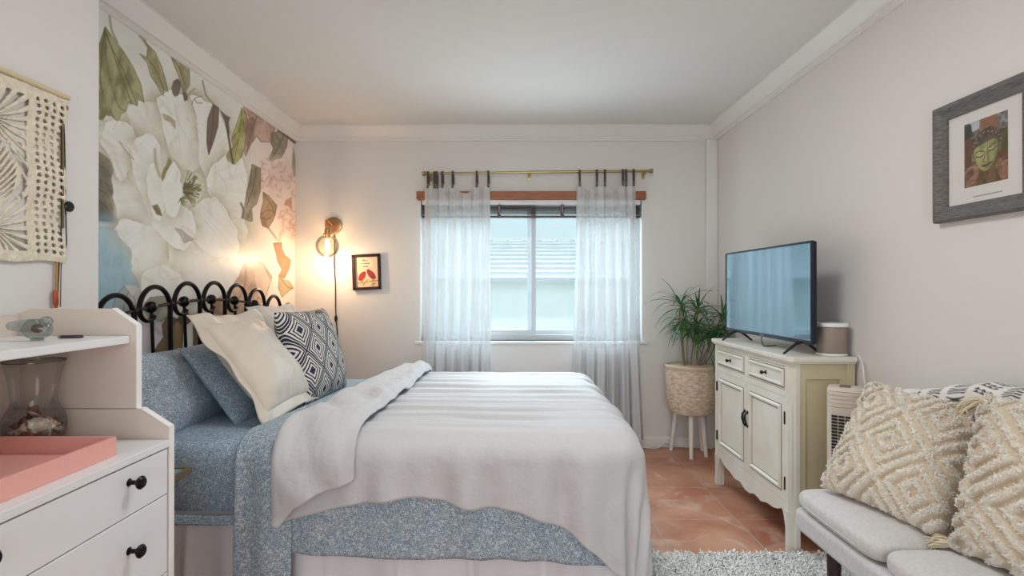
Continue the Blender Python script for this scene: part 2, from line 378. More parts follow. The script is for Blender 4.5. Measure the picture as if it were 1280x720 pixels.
PET = [[(117,150),(128,142),(150,140),(172,150),(178,175),(165,188),(140,190),(120,180)], [(150,138),(160,128),(172,126),(196,130),(210,148),(214,180),(196,196),(176,180),(160,160)],
 [(190,120),(206,112),(232,120),(248,132),(250,170),(244,205),(226,212),(206,190),(196,150)], [(232,118),(252,124),(268,140),(282,168),(292,205),(284,230),(262,235),(244,205),(240,160)],
 [(262,205),(284,190),(300,204),(304,230),(300,262),(304,290),(296,300),(276,280),(258,250),(252,225)],
 [(137,196),(150,188),(166,200),(178,225),(184,260),(176,290),(160,300),(146,290),(138,262),(134,225)], [(128,150),(158,156),(166,182),(160,200),(154,214),(147,226),(138,216),(130,195),(120,172)],
 [(160,176),(178,166),(192,178),(196,206),(196,226),(190,262),(180,270),(170,240),(158,210)],
 [(136,285),(150,272),(176,280),(204,290),(214,318),(206,345),(180,352),(168,346),(158,330),(159,312),(146,300)], [(204,296),(222,300),(240,305),(268,310),(296,318),(300,340),(286,362),(256,380),(230,372),(208,350)],
 [(170,346),(196,330),(220,345),(236,372),(222,388),(196,384),(172,372)],
 [(232,262),(250,246),(268,250),(280,270),(292,292),(290,316),(268,322),(244,308),(232,290)], [(184,258),(200,240),(222,256),(236,268),(238,296),(222,312),(200,300),(186,282)],
 [(178,210),(186,204),(194,216),(199,238),(200,258),(194,276),(184,262),(178,236)], [(197,226),(204,208),(212,202),(219,214),(222,236),(220,258),(210,272),(200,262)]]
for i, p_ in enumerate(PET): petal_fill(p_, seed=i*7+1)
for i, p_ in enumerate(petal): pt.line(p_, (170,160,134), .5, .45, taper=True)
for i in range(26):
    p_ = PET[i % len(PET)]; a = np.array(p_[rs.randint(len(p_))]); c_ = np.mean(p_, 0); b = a+(c_-a)*.6
    pt.soft([tuple(a), tuple((a+b)/2+rs.randn(2)*2), tuple(b)], (206,198,174), 2.2, .35)
pt.soft([(250,350),(255,330),(252,370)], (238,238,235), 26, .6); pt.soft([(180,200),(190,240),(180,330)], (236,236,230), 18, .6)
# leaves at the top left
LG, LD = (176,175,132), (124,121,82)
pt.poly([(124.6,32),(118.5,52),(110,60),(110,146),(122,149.5),(126,143),(133,144),(140,150),(142,149),(146,141),(151.8,137.8),(152.8,128),(160,129),(165.4,132),(166.4,122.5),(174,127),(170,105),(160.5,83.6),(147,62),(135,46.7)], LG, LD, edge=(95,92,60), mott=.95, seed=11,
 veins=[[(124.6,34),(127,80),(140,128),(150,138)],[(124,36),(119,90),(124,120),(136,146)],[(126,40),(142,85),(158,128)],[(125,40),(135,62),(150,92),(165,130)],[(118,100),(122,120),(130,144)]], vcol=(86,84,48))
pt.soft([(130,110),(128,130)], (206,202,160), 6, .5); pt.soft([(120,60),(130,90)], (120,118,76), 6, .5)
pt.line([(130.4,18.5),(133,36),(140,51.5)], (150,145,112), 1.8, .8); pt.line([(117,5),(124,9),(134,17)], (96,72,60), 2.4, 1); pt.line([(134,20),(143,22),(151,29)], (170,160,135), .8, .8)
pt.poly(zz(270,185,320,230,350,280,400,330,440,420,465,500,485,585,455,570,455,615,430,580,410,540,370,480,350,400,300,340,345,365,352,300), (188,184,146), (146,140,100), edge=(100,96,62), mott=.9, seed=12, veins=[zz(345,365,400,440,455,565)], vcol=(90,84,50))
pt.poly(zz(500,350,580,400,620,440,625,540,600,580,610,640,590,640,575,560,555,490,530,430), (182,175,138), (140,130,94), edge=(100,90,60), mott=.9, seed=13, veins=[zz(515,370,560,440,590,540)], vcol=(90,80,50))
pt.poly([(209,109),(211,101),(216,98),(219,101),(220,108),(217,118),(213,120),(210,116)], (126,108,98), (92,76,70), edge=(80,66,60)); pt.poly([(222,113),(228,116),(229,124),(225,126)], (120,96,86), (96,80,70))
for s_ in ([(238,110),(231,116),(228,124)],[(246,120),(238,122),(234,130)],[(247,128),(241,128),(238,124)]): pt.line(s_, (130,116,96), .8, .8)
pt.line([(247.5,100),(252,118),(261,129.6)], (140,134,96), 1.3, .9)
pt.poly([(261,129.6),(268,134.4),(267.5,146),(267,157.8),(262,175),(255.3,192.8),(253,178),(253,165.5),(254.3,148)], (118,102,90), (84,70,60), edge=(66,54,46), seed=14, veins=[[(262,132),(260,160),(256,190)]], vcol=(70,58,48))
pt.poly([(297,134.4),(304,146),(303.5,161.7),(301,181),(297,194.7),(288.3,204.4),(279.6,200.6),(277.6,194.7),(280.6,189),(286,184),(284,173.3),(292,150)], (186,182,118), (140,134,78), edge=(112,104,64), mott=.9, seed=15, veins=[[(297,138),(294,165),(288,200)],[(295,160),(286,172)],[(293,175),(284,188)],[(298,150),(302,165)]], vcol=(104,96,52))
pt.poly([(269,136.4),(277.6,144),(282.5,146),(280.5,152),(281.5,169.4),(285,190),(288,205.4),(284.4,204.4),(278.6,167.5),(275.7,152)], (104,84,64), (78,60,44), seed=16)
pt.poly([(299,132.5),(315.6,144),(329,148),(339,157.8),(334,177),(321.4,177),(315.6,169.4),(307.8,181),(302,194.7),(300,189),(303,163.6),(304,150)], (206,174,160), (140,108,92), edge=(110,78,64), mott=.95, seed=17, veins=[[(316,145),(308,170),(303,190)],[(304,150),(311,147)]])
pt.soft([(312,150),(307,172)], (126,96,80), 4, .6)
pt.poly([(335,165.6),(346.7,163.6),(354.4,171.4),(353.5,183),(346.7,196.7),(331,200.5),(337,185),(333,177)], (158,148,122), (112,102,82), edge=(84,76,60), mott=.9, seed=18, veins=[[(350,168),(344,182),(334,198)],[(340,168),(346,178)]])
pt.line([(343,162),(354,170),(364,178)], (92,76,62), 2.2, 1)
pt.poly([(362,183),(364,200),(366,218),(362,222),(360,204.5)], (132,122,96), (100,92,70), seed=19)
pt.poly([(352,186),(360,184),(358,200),(354,202)], (238,232,226))
# peach peony, right
pt.poly([(318,212),(322,198),(332,200),(340,196),(350,200),(358,198),(364,212),(370,260),(368,330),(356,326),(350,312),(346,302),(338,303),(330,288),(338,275),(344,258),(334,246),(328,238),(322,232)], (234,216,206), (222,196,184), mott=.9, seed=20, a=.75, soft=9)
for i in range(70):
    x0, y0 = 322+rs.rand()*44, 198+rs.rand()*110
    if x0 < 340 and y0 > 240: continue
    an = rs.choice([-2.4, -1.9, -.9, -.6, .6])+rs.randn()*.2; l_ = 4+rs.rand()*9
    q_ = [(x0, y0), (x0+l_*.5*math.cos(an), y0-l_*.55*math.sin(an)), (x0+l_*math.cos(an+.5), y0-l_*math.sin(an+.5))]
    pt.soft(q_, (206,168,152), 1.8, .4); pt.line(q_, (150,98,80), .5, .6, taper=True)
# brown leaves right of the big flower
pt.poly([(310,205),(321,210),(320.4,239),(315.5,254.7),(309.7,260.5),(310.7,276),(307.8,277),(297,272),(301,256.6),(303,243),(306,227.5)], (166,154,128), (124,110,88), edge=(92,80,62), mott=.9, seed=21, veins=[[(315,210),(312,232),(303,258)],[(310,212),(306,235)],[(308,262),(305,272)]])
pt.line([(296,254),(299,262),(298,272)], (92,80,66), 1.8, .8)
pt.poly([(324,240),(331,245),(341,256.7),(339,268),(336,276),(330,285),(323,282),(320.4,272),(321.4,262.5),(324.3,252.8)], (176,148,116), (132,102,74), edge=(100,74,52), mott=.9, seed=22, veins=[[(325,243),(334,256),(338,268)],[(321,268),(330,262),(338,266)],[(322,272),(330,274),(336,268)]])
pt.line([(330,284),(336,292),(340,297)], (150,120,84), 1.6, .8)
pt.poly([(352,250),(360,246),(360,262),(356,258),(350,256)], (196,146,120), (160,110,86))
pt.poly([(337,304),(346.7,303),(347.6,311),(351.5,319),(358.3,324.7),(357.4,334.4),(350.5,348),(343.7,344),(347.6,337),(342,326.7),(340,315)], (172,134,98), (136,98,66), edge=(104,72,48), seed=23)
pt.poly([(343.6,344),(349.7,350),(355.8,351),(362,360),(355.8,364),(347.7,371.5),(343.6,362)], (182,160,118), (140,116,80), edge=(110,88,60), seed=24, veins=[[(345,346),(354,358),(361,361)]])
pt.poly([(301,326.7),(323,328.6),(335,346),(331,360),(325,376.5),(310,386),(293,393),(278.6,395),(256,391),(260,378.6),(282.6,362),(294,345)], (206,176,154), (164,130,108), edge=(130,98,76), mott=.9, seed=25, veins=[[(302,330),(300,360),(285,390)],[(322,330),(322,360),(312,384)]])
pt.poly([(301,326.7),(312,340),(318,370),(325,376.5),(333,352),(323,328.6)], (222,196,176), (204,172,150), seed=26)
# shaded tips and sepals in the white flower
pt.poly([(205,196),(210,202),(203,213.6),(197.5,227),(195.5,221),(198.5,211.7),(202,206)], (150,140,92), (112,102,60), seed=27)
pt.line([(187.8,186.4),(189,205),(193.6,219.5)], (168,158,120), 2.2, .7); pt.poly([(184,257),(191,255),(195,262),(197,270),(190,268)], (134,124,84), (100,92,60), veins=[[(186,258),(196,269)]], seed=28)
pt.poly([(197.5,141.7),(206,145),(213,151.4),(213,160),(207,151.4),(200,149)], (190,176,146), (164,146,112), edge=OL, seed=29)
pt.poly([(213,285),(221,287),(230.5,295),(236.4,299),(224.7,303.7),(220.8,295)], (192,182,172), (166,154,140), edge=(150,140,126), seed=30)
pt.line(zz(170,240,220,310,262,355,o=(110,130)), (150,132,104), 1.2, .6)
# stamens
for i in range(90):
    an = rs.rand()*2.2-1.25; r0, r1 = 2+rs.rand()*6, 10+rs.rand()*20
    cx_, cy_ = 222, 238
    a_, b_ = (cx_+r0*math.cos(an)*.9, cy_+r0*math.sin(an)), (cx_+r1*math.cos(an)*.9, cy_+r1*math.sin(an)*.95)
    pt.line([a_, b_], (84,78,56) if rs.rand() < .6 else (134,132,84), .9, .8)
    if rs.rand() < .7: pt.line([b_, (b_[0]+1.6*math.cos(an), b_[1]+1.6*math.sin(an))], (226,222,192), 1.3, .9)
for i in range(20):
    an = .3+rs.rand()*1.5; l_ = 10+rs.rand()*9
    pt.line([(220,248),(220+l_*math.cos(an)*.9, 236+l_*math.sin(an)+3)], (110,112,70), .7, .7)
# lower strip behind the headboard
pt.poly([(166,392),(196,400),(200,420),(182,446),(166,450)], (222,212,214), (206,196,200), mott=.5)
pt.poly([(172,384),(182,372),(200,370),(209,380),(206,394),(196,402),(182,398)], (172,172,156), (132,132,116), edge=(100,98,86), seed=31, veins=[[(175,384),(190,384),(205,382)]])
pt.poly([(197,407),(205.5,393),(215.6,399),(228,387),(234,401),(224,409),(222,441.5),(211.6,447),(181,452),(191,433),(199.4,421)], (122,104,80), (82,68,50), edge=(64,52,38), mott=.9, seed=32)
pt.poly([(236,402),(247,398),(250,440),(236,444)], (138,112,82), (100,78,54), seed=33); pt.poly([(214,402),(222,406),(222,445),(214,446)], (150,124,92), (124,98,70), seed=34)
pt.c = np.clip(pt.c, 0, 255)
mu = MB(); PP = np.stack([np.full(GY.shape, XL+.0025), GY, GZ], -1); mu.grid(PP); mu.col = np.clip(lin(pt.c).reshape(-1, 3)*1.12, 0, .93)
M_mural = mat('wallpaper_print', (220,220,215), .36, vcol=True, bump=.08, bscale=200, bdist=.001)
wp = mu.build('wallpaper', M_mural, wl, smooth=0, recalc=False); lbl(wp, 'large floral mural wallpaper with a white peony')
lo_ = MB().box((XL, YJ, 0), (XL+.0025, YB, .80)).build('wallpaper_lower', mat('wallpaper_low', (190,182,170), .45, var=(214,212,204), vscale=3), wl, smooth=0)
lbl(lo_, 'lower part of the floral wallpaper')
# ------------------------------------------------------------------ window and what is outside
M_alu = mat('window_aluminium', (206,210,214), .4)
M_glass = glassmat('window_glass', (250,252,252), .01, .06)
wf = MB()
FY0, FY1 = YB+.07, YB+.13
wf.box((WX0, FY0, WZ0), (WX1, FY1, WZ0+.045)).box((WX0, FY0, WZ1-.045), (WX1, FY1, WZ1)).box((WX0, FY0, WZ0), (WX0+.045, FY1, WZ1)).box((WX1-.045, FY0, WZ0), (WX1, FY1, WZ1))
win = struct(wf.build('window_1', M_alu, smooth=0, bevel=.003))
mid = (661-638)/FPX*(YB+.08)
for (x0, x1, yy, nm) in ((WX0+.045, mid+.03, FY0+.005, 'sash'), (mid-.035, WX1-.045, FY0+.035, 'sash')):
    s_ = MB(); z0, z1 = WZ0+.045, WZ1-.045; w = .035
    s_.box((x0+w, yy+.001, z0), (x1-w, yy+.021, z0+w)).box((x0+w, yy+.001, z1-w), (x1-w, yy+.021, z1)).box((x0, yy, z0), (x0+w, yy+.022, z1)).box((x1-w, yy, z0), (x1, yy+.022, z1))
    so = s_.build(nm, M_alu, win, smooth=0)
    MB().box((x0+w, yy+.009, z0+w), (x1-w, yy+.013, z1-w)).build('pane', M_glass, so, smooth=0)
sl = MB().box((WX0-.03, YB-.022, WZ0-.022), (WX1+.03, YB+.07, WZ0)); sl.build('window_sill', M_trim, win, smooth=0, bevel=.004)
rv = MB(); rv.box((WX0, YB-.001, WZ0), (WX0+.012, FY0, WZ1)).box((WX1-.012, YB-.001, WZ0), (WX1, FY0, WZ1)).box((WX0, YB-.001, WZ1-.01), (WX1, FY0, WZ1))
rv.build('window_reveal', M_trim, win, smooth=0)
# outside: neighbour's house with a rolled tile roof, fence wall, ground
M_roof = mat('roof_tiles', (240,240,238), .7, var=(226,226,226), vscale=8)
M_render = mat('stucco_pale_aqua', (170,174,172), .9)
nb_ = thing('neighbouring_house', 'pale aqua house with a light tiled roof outside the window', 'house', (0.3, 8.2, -.3))
MB().box((-5.5, 7.4, -.3), (6, 11.5, 1.34)).build('wall', M_render, nb_, smooth=0)
rf = MB(); nr = 9
for i in range(nr):
    y0 = 7.0+i*.3; z0 = 1.33+i*.082
    lip = .03 if i == 0 else .062; poly = [(y0, z0), (y0+.40, z0+.109), (y0+.40, z0+.135), (y0, z0+lip)]
    rf.prism(poly, -5.8, 6.2, lambda u, w, t: (t, u, w))
rf.build('roof', M_roof, nb_, smooth=0)
MB().box((-5.8, 7.03, 1.31), (6.2, 7.08, 1.35)).build('fascia', M_render, nb_, smooth=0)
bt = MB()
for i in range(nr): y0 = 7.0+i*.3; z0 = 1.33+i*.082; bt.box((-5.79, y0-.004, z0-.004), (6.19, y0+.02, z0+.030))
bt.build('tile_shadow_strips', mat('tile_shadow_grey', (128,134,142), .8), nb_, smooth=0)  # grey strips painting the shadow lines between the tile courses
rt = MB()
for k in range(40):
    x = -5.8+k*.3; rt.box((x, 9.55, 2.03), (x+.28, 9.75, 2.11+.012*(k % 2)))
rt.build('ridge_tiles', M_roof, nb_, smooth=0, bevel=.02)
struct(MB().box((-9, YB+.6, -.4), (10, 14, -.3)).build('ground', mat('outside_paving', (200,205,200), .9, var=(184,190,182)), smooth=0))

# blind under a wooden valance
M_wood = mat('stained_wood', (168,100,58), .45, var=(140,78,44), vscale=14, stretch=(1,12,12))
M_slat = mat('dark_wood_slats', (84,60,50), .4, var=(60,42,36), vscale=20, stretch=(1,10,10))
bl = thing('window_blind', 'raised dark wooden blind under a brown wooden valance at the window top', 'blind', (.135, YB, 1.75))
MB().box(((517-638)/FPX*4.0, YB-.05, 1.885), ((803-638)/FPX*4.0, YB, 1.945)).build('valance', M_wood, bl, smooth=0, bevel=.003)
BX0, BX1 = WX0+.02, WX1-.02
MB().box((BX0, YB+.006, 1.85), (BX1, YB+.055, 1.886)).build('headrail', M_white, bl, smooth=0)
for k in range(6):
    z = 1.838-.011*k
    MB().box((BX0, YB+.003, z-.003), (BX1, YB+.053, z)).build('slat', M_slat, bl, smooth=0)
MB().box((BX0, YB+.003, 1.752), (BX1, YB+.053, 1.768)).build('bottom_rail', M_slat, bl, smooth=0, bevel=.003)
for px in (540, 620, 699, 780):
    x = (px-638)/FPX*4.03
    MB().box((x-.014, YB+.0005, 1.752), (x+.014, YB+.003, 1.85)).build('ladder_tape', M_slat, bl, smooth=0)
    MB().tube([(x, YB+.0, 1.86), (x, YB-.004, 1.80), (x+.012, YB-.003, 1.775)], .004, 6).build('lift_cord', mat('cord_grey', (150,140,135), .8), bl)

# curtain rod
rod = thing('curtain_rod', 'thin brass curtain rod above the window', 'curtain rod', (.18, 3.95, 2.08))
ya = 3.95; xr0, xr1 = (528-638)/FPX*ya, (808-638)/FPX*ya; zr = lambda x: 1.2+(362-(216.8-(x-xr0)/(xr1-xr0)*3))/FPX*ya
xm = (658-638)/FPX*ya
MB().tube([(xr0, ya, zr(xr0)), (xm, ya, zr(xm))], .0085, 12).tube([(xm-.02, ya, zr(xm)), (xr1, ya, zr(xr1))], .0105, 12).build('rod', M_brass, rod)
for x in (xr0, xr1):
    s = -1 if x == xr0 else 1
    MB().lathe([(.012,0),(.018,.002),(.018,.022),(.012,.026)], (x if s > 0 else x-.026, ya, zr(x)), 16, 'x').build('finial', M_brass, rod)
for x in (xm, xr0+.03, xr1-.03):
    MB().box((x-.011, YB-.006, zr(x)-.045), (x+.011, YB, zr(x)+.02)).tube([(x, YB-.004, zr(x)-.02), (x, ya, zr(x)-.018), (x, ya-.008, zr(x)-.014)], .006, 8).build('bracket', M_brass, rod, bevel=.002)

# sheer curtains
def sheer():
    m, ns, ls, b = nodes('sheer_linen'); ns.remove(b); out = ns['Material Output']
    d = N(ns, 'BsdfDiffuse'); t = N(ns, 'BsdfTranslucent'); tr = N(ns, 'BsdfTransparent')
    d.inputs[0].default_value = L4((222,222,222)); t.inputs[0].default_value = L4((236,238,238)); tr.inputs[0].default_value = L4((250,252,252))
    m1 = N(ns, 'MixShader'); m1.inputs[0].default_value = .10; m2 = N(ns, 'MixShader')
    tcn = N(ns, 'TexCoord'); wv = N(ns, 'TexNoise', i_Scale=5.0, i_Detail=6.0); mp = N(ns, 'Mapping'); mp.inputs['Scale'].default_value = (30, 30, .8)
    mr = N(ns, 'MapRange'); mr.inputs['To Min'].default_value = .16; mr.inputs['To Max'].default_value = .42
    ls.new(tcn.outputs['Object'], mp.inputs[0]); ls.new(mp.outputs[0], wv.inputs['Vector']); ls.new(wv.outputs['Fac'], mr.inputs[0])
    ls.new(d.outputs[0], m1.inputs[1]); ls.new(t.outputs[0], m1.inputs[2]); ls.new(mr.outputs[0], m2.inputs[0]); ls.new(m1.outputs[0], m2.inputs[1]); ls.new(tr.outputs[0], m2.inputs[2]); ls.new(m2.outputs[0], out.inputs[0])
    return m
M_sheer = sheer(); M_tab = mat('leather_tab', (66,58,60), .6)
def curtain(name, label, x0, x1, xb0, xb1, clips, zbot, seed, nf, gap=None):
    rs = np.random.RandomState(seed)
    cx = [(p-638)/FPX*ya for p in clips]
    u = np.linspace(0, 1, 150); v = np.linspace(0, 1, 70)
    U, V = np.meshgrid(u, v, indexing='ij')
    X = (x0+(x1-x0)*U)*(1-V**1.3)+(xb0+(xb1-xb0)*U)*V**1.3
    # sagging top between the clips
    sag = np.zeros_like(u); xs = x0+(x1-x0)*u
    for i in range(len(cx)-1):
        k = (xs >= cx[i]) & (xs <= cx[i+1]); t = (xs[k]-cx[i])/(cx[i+1]-cx[i]); w = cx[i+1]-cx[i]
        sag[k] = w*.42*np.sin(np.pi*t)**1.0
    sag[xs < cx[0]] = (cx[0]-xs[xs < cx[0]])*1.2; sag[xs > cx[-1]] = (xs[xs > cx[-1]]-cx[-1])*1.2
    zt = zr(0)-.082-sag
    Z = zt[:, None]*(1-V)+zbot*V
    ph = np.cumsum(.6+rs.rand(150)*.8); ph = ph/ph[-1]*nf*2*np.pi
    A = .012+.028*V**.7
    ph2 = ph[:, None]+.5*np.sin(V*2.2+rs.rand()*6)+1.2*(fbm(U*3, V*2, seed)-.5)
    Y = ya+A*np.sin(ph2)+.35*A*np.sin(2.3*ph2+1)+.01*(fbm(U*30, V*4, seed+2)-.5)
    X = X+.3*A*np.cos(ph2)
    o = MB().grid(np.stack([X, Y, Z], -1)).build(name, M_sheer, smooth=180, recalc=False); tag(o, label, 'curtain', 'sheer curtains at the window')
    # hem band
    hm = MB().grid(np.stack([X[:, -5:], Y[:, -5:]-.002, Z[:, -5:]], -1)).build('hem', M_sheer, o, smooth=180, recalc=False)
    for x in cx:
        j = int(np.clip((x-x0)/(x1-x0)*149, 0, 149)); z1 = zr(x)
        pth = [(x, ya-.014, z1-.112), (x, ya-.0135, z1-.03), (x, ya-.0135, z1+.004), (x, ya, z1+.0155), (x, ya+.0135, z1+.004), (x+.003, ya+.0135, z1-.03), (x+.004, ya+.012, z1-.112)]
        tb = MB()
        w = .008
        for q in range(len(pth)-1):
            a, b = Vector(pth[q]), Vector(pth[q+1]); nrm = (b-a).cross(Vector((1,0,0))).normalized()*.0015
            dx = Vector((w, 0, 0))
            tb.add([a-dx+nrm, a+dx+nrm, b+dx+nrm, b-dx+nrm, a-dx-nrm, a+dx-nrm, b+dx-nrm, b-dx-nrm], [(0,1,2,3),(7,6,5,4),(0,3,7,4),(1,5,6,2),(0,4,5,1),(3,2,6,7)])
        to = tb.build('tab', M_tab, o, smooth=0)
        st_ = MB()
        for dz in (.10, .085): st_.lathe([(.0, -.0035), (.0035, -.002), (.0035, 0)], (x, ya-.0155, z1-dz), 8, 'y')
        st_.build('rivet', M_brass, to)
    return o
curtain('sheer_curtain', 'white sheer curtain hanging at the left half of the window', (526-638)/FPX*ya, (608-638)/FPX*ya, (519-638)/FPX*ya, (607-638)/FPX*ya, [531,539,542,549,562,592,606.5], .03, 4, 6)
curtain('sheer_curtain', 'white sheer curtain hanging at the right half of the window beside the potted plant', (716-638)/FPX*ya, (791-638)/FPX*ya, (706-638)/FPX*ya, (803-638)/FPX*ya, [720.5,742,752,774.5,778.5,788], .07, 9, 6.5)

# ------------------------------------------------------------------ wall sconce with bulb, cord
sx_, sz_ = (413-638)/FPX*YB, 1.2-(282-362)/FPX*YB
sc = thing('wall_sconce', 'lit brass wall sconce with clear globe shade beside the floral wallpaper', 'wall lamp', (sx_, YB, sz_))
M_sb = mat('brushed_brass', (190,150,110), .28, metal=1)
MB().lathe([(0, -.022), (.045, -.022), (.064, -.016), (.066, -.004), (.066, 0)], (sx_, YB, sz_), 32, 'y').build('backplate', M_sb, sc)
gx, gyy = (405-638)/FPX*3.87, 3.87; gztop = 1.2-(293-362)/FPX*3.87
MB().tube([(sx_, YB-.02, sz_), (sx_-.01, YB-.06, sz_+.02), (sx_-.02, YB-.11, sz_+.022), (gx+.012, gyy+.03, gztop+.06), (gx, gyy, gztop+.035), (gx, gyy, gztop+.01)], .009, 10).build('arm', M_sb, sc)
MB().lathe([(.014, .045), (.022, .035), (.022, .008), (.034, .006), (.034, 0), (.02, -.004), (.02, -.03), (0, -.03)], (gx, gyy, gztop), 24).build('socket', M_sb, sc)
gz_ = gztop-.086
gp = [(.030, .086)]+[(.084*math.sin(a), .086*math.cos(a)) for a in np.linspace(.40, math.pi-.01, 18)]
MB().lathe(gp, (gx, gyy, gz_), 48).build('shade', glassmat('clear_glass', (246,242,232), .02, .1, .8), sc)
def emit(name, col, s):
    m, ns, ls, b = nodes(name); b.inputs['Base Color'].default_value = L4(col); b.inputs['Emission Color'].default_value = L4(col); b.inputs['Emission Strength'].default_value = s; return m
MB().lathe([(.0, -.058), (.012, -.054), (.016, -.04), (.016, -.012), (.011, .012), (.011, .04)], (gx, gyy, gz_+.022), 18).build('bulb', emit('bulb_glow', (255,226,170), 14), sc)
lp = bpy.data.lights.new('bulb_light', 'POINT'); lp.energy = 5.5; lp.color = (1, .68, .40); lp.shadow_soft_size = .03
lo = bpy.data.objects.new('bulb_light', lp); C.objects.link(lo); lo.location = (gx, gyy-.03, gz_-.10)
M_cord = mat('brown_cord', (58,40,36), .6)
cp = [P(413.5, 293, 4.02), P(414, 305, 4.0), P(413.5, 330, 4.015), P(415, 355, 4.02), P(415.3, 375, 4.02), P(415.8, 397, 4.02), P(416.5, 405, 4.02), P(418, 425, 4.02), P(418, 470, 4.02), P(417, 540, 4.02)]
co = MB().tube(spl(cp, 6), .0045, 8).build('cord', M_cord, sc)
q = P(415.8, 398, 4.015); MB().ball(q, (.012, .011, .026), 14, 10).build('switch', M_blackp, co)

# ------------------------------------------------------------------ small framed bird print
def painted(name, paint, fn, m, parent, smooth=0):
    g = MB().grid(fn); g.col = lin(np.clip(paint.c, 0, 255)).reshape(-1, 3); return g.build(name, m, parent, smooth=smooth, recalc=False)
M_print = mat('printed_paper', (220,220,220), .55, vcol=True)
def text_mesh(name, txt, size, loc, rot, m, parent, ext=.0004):
    cu = bpy.data.curves.new(name, 'FONT'); cu.body = txt; cu.size = size; cu.extrude = ext; cu.align_x = 'CENTER'; cu.align_y = 'CENTER'
    t = bpy.data.objects.new(name+'_tmp', cu); C.objects.link(t); bpy.context.view_layer.update()
    me = bpy.data.meshes.new_from_object(t.evaluated_get(bpy.context.evaluated_depsgraph_get())); bpy.data.objects.remove(t)
    o = bpy.data.objects.new(name, me); C.objects.link(o); me.materials.clear(); me.materials.append(m)
    o.parent = parent; o.rotation_euler = rot; o.location = Vector(loc)-ORG[parent.name] if parent else loc; reg(o, loc); return o
bx, bz = (454-638)/FPX*4.01, 1.2-(340-362)/FPX*4.01
bf = thing('framed_bird_print', 'small dark framed print of two red birds under a speech bubble', 'picture', (bx, YB, bz))
M_dkw = mat('dark_wood', (46,22,20), .35, var=(66,30,26), vscale=30)
bw, bh = .105, .133
f_ = MB()
for (a, b, c, d) in ((-bw,-bw+.019,-bh,bh), (bw-.019,bw,-bh,bh), (-bw,bw,bh-.019,bh), (-bw,bw,-bh,-bh+.019)): f_.box((bx+a, YB-.028, bz+c), (bx+b, YB-.002, bz+d))
f_.build('frame', M_dkw, bf, smooth=0, bevel=.003)
iw, ih = bw-.017, bh-.017
u = np.linspace(-iw, iw, 120); v = np.linspace(-ih, ih, 155); Uu, Vv = np.meshgrid(u, v, indexing='ij')
bp_ = Paint(330+Uu/iw*165-10+0, 355-Vv/ih*230, (232,206,172))       # coordinates of the zoomed print
bp_.X = 318+Uu/iw*178; bp_.Y = 360-Vv/ih*228
bp_.poly([(190,220),(210,170),(300,150),(390,165),(422,220),(400,280),(320,312),(230,295)], (236,222,196), (232,216,190), soft=4, edge=(190,176,140), ew=6, curve=True, mott=.2)
bp_.poly([(182,470),(200,400),(250,360),(298,352),(296,410),(270,460),(215,490)], (176,32,40), (150,22,34), soft=4, curve=True)
bp_.poly([(318,325),(350,322),(420,370),(455,440),(448,466),(400,468),(345,420),(322,370)], (150,36,52), (176,60,72), soft=4, curve=True)
for (a, b) in ((235,430),(375,395)):
    for r in (34, 18): bp_.line([(a+r*math.cos(t), b+r*.8*math.sin(t)) for t in np.linspace(0, 6.3, 12)], (206,90,92), 4, .5)
bp_.line([(180,522),(260,518),(330,508),(400,500),(498,494)], (170,146,76), 11, .95)
for (x_, y_) in ((310,490),(265,540),(400,540),(425,545),(240,500),(412,480)):
    bp_.line([(x_, y_), (x_-16, y_+18)], (176,150,78), 12, .9); bp_.line([(x_, y_), (x_+16, y_-14)], (168,142,70), 12, .9)
bp_.line([(240,480),(236,515)], (150,90,60), 4, .8); bp_.line([(412,465),(414,498)], (150,90,60), 4, .8)
pr = painted('print', bp_, np.stack([bx+Uu, np.full(Uu.shape, YB-.012), bz+Vv], -1), M_print, bf)
M_ink = mat('dark_ink', (92,72,62), .7)
zt_ = lambda yy: bz+(360-yy)/228*ih; xt_ = lambda xx: bx+(xx-318)/178*iw
text_mesh('lettering', 'life is', .021, (xt_(300), YB-.0135, zt_(185)), (math.pi/2, 0, 0), M_ink, bf)
text_mesh('lettering', 'so sweet', .019, (xt_(305), YB-.0135, zt_(228)), (math.pi/2, 0, 0), M_ink, bf)
text_mesh('lettering', 'tweet', .019, (xt_(300), YB-.0135, zt_(276)), (math.pi/2, 0, 0), M_ink, bf)
bf.rotation_euler = (0, math.radians(-2.5), 0)

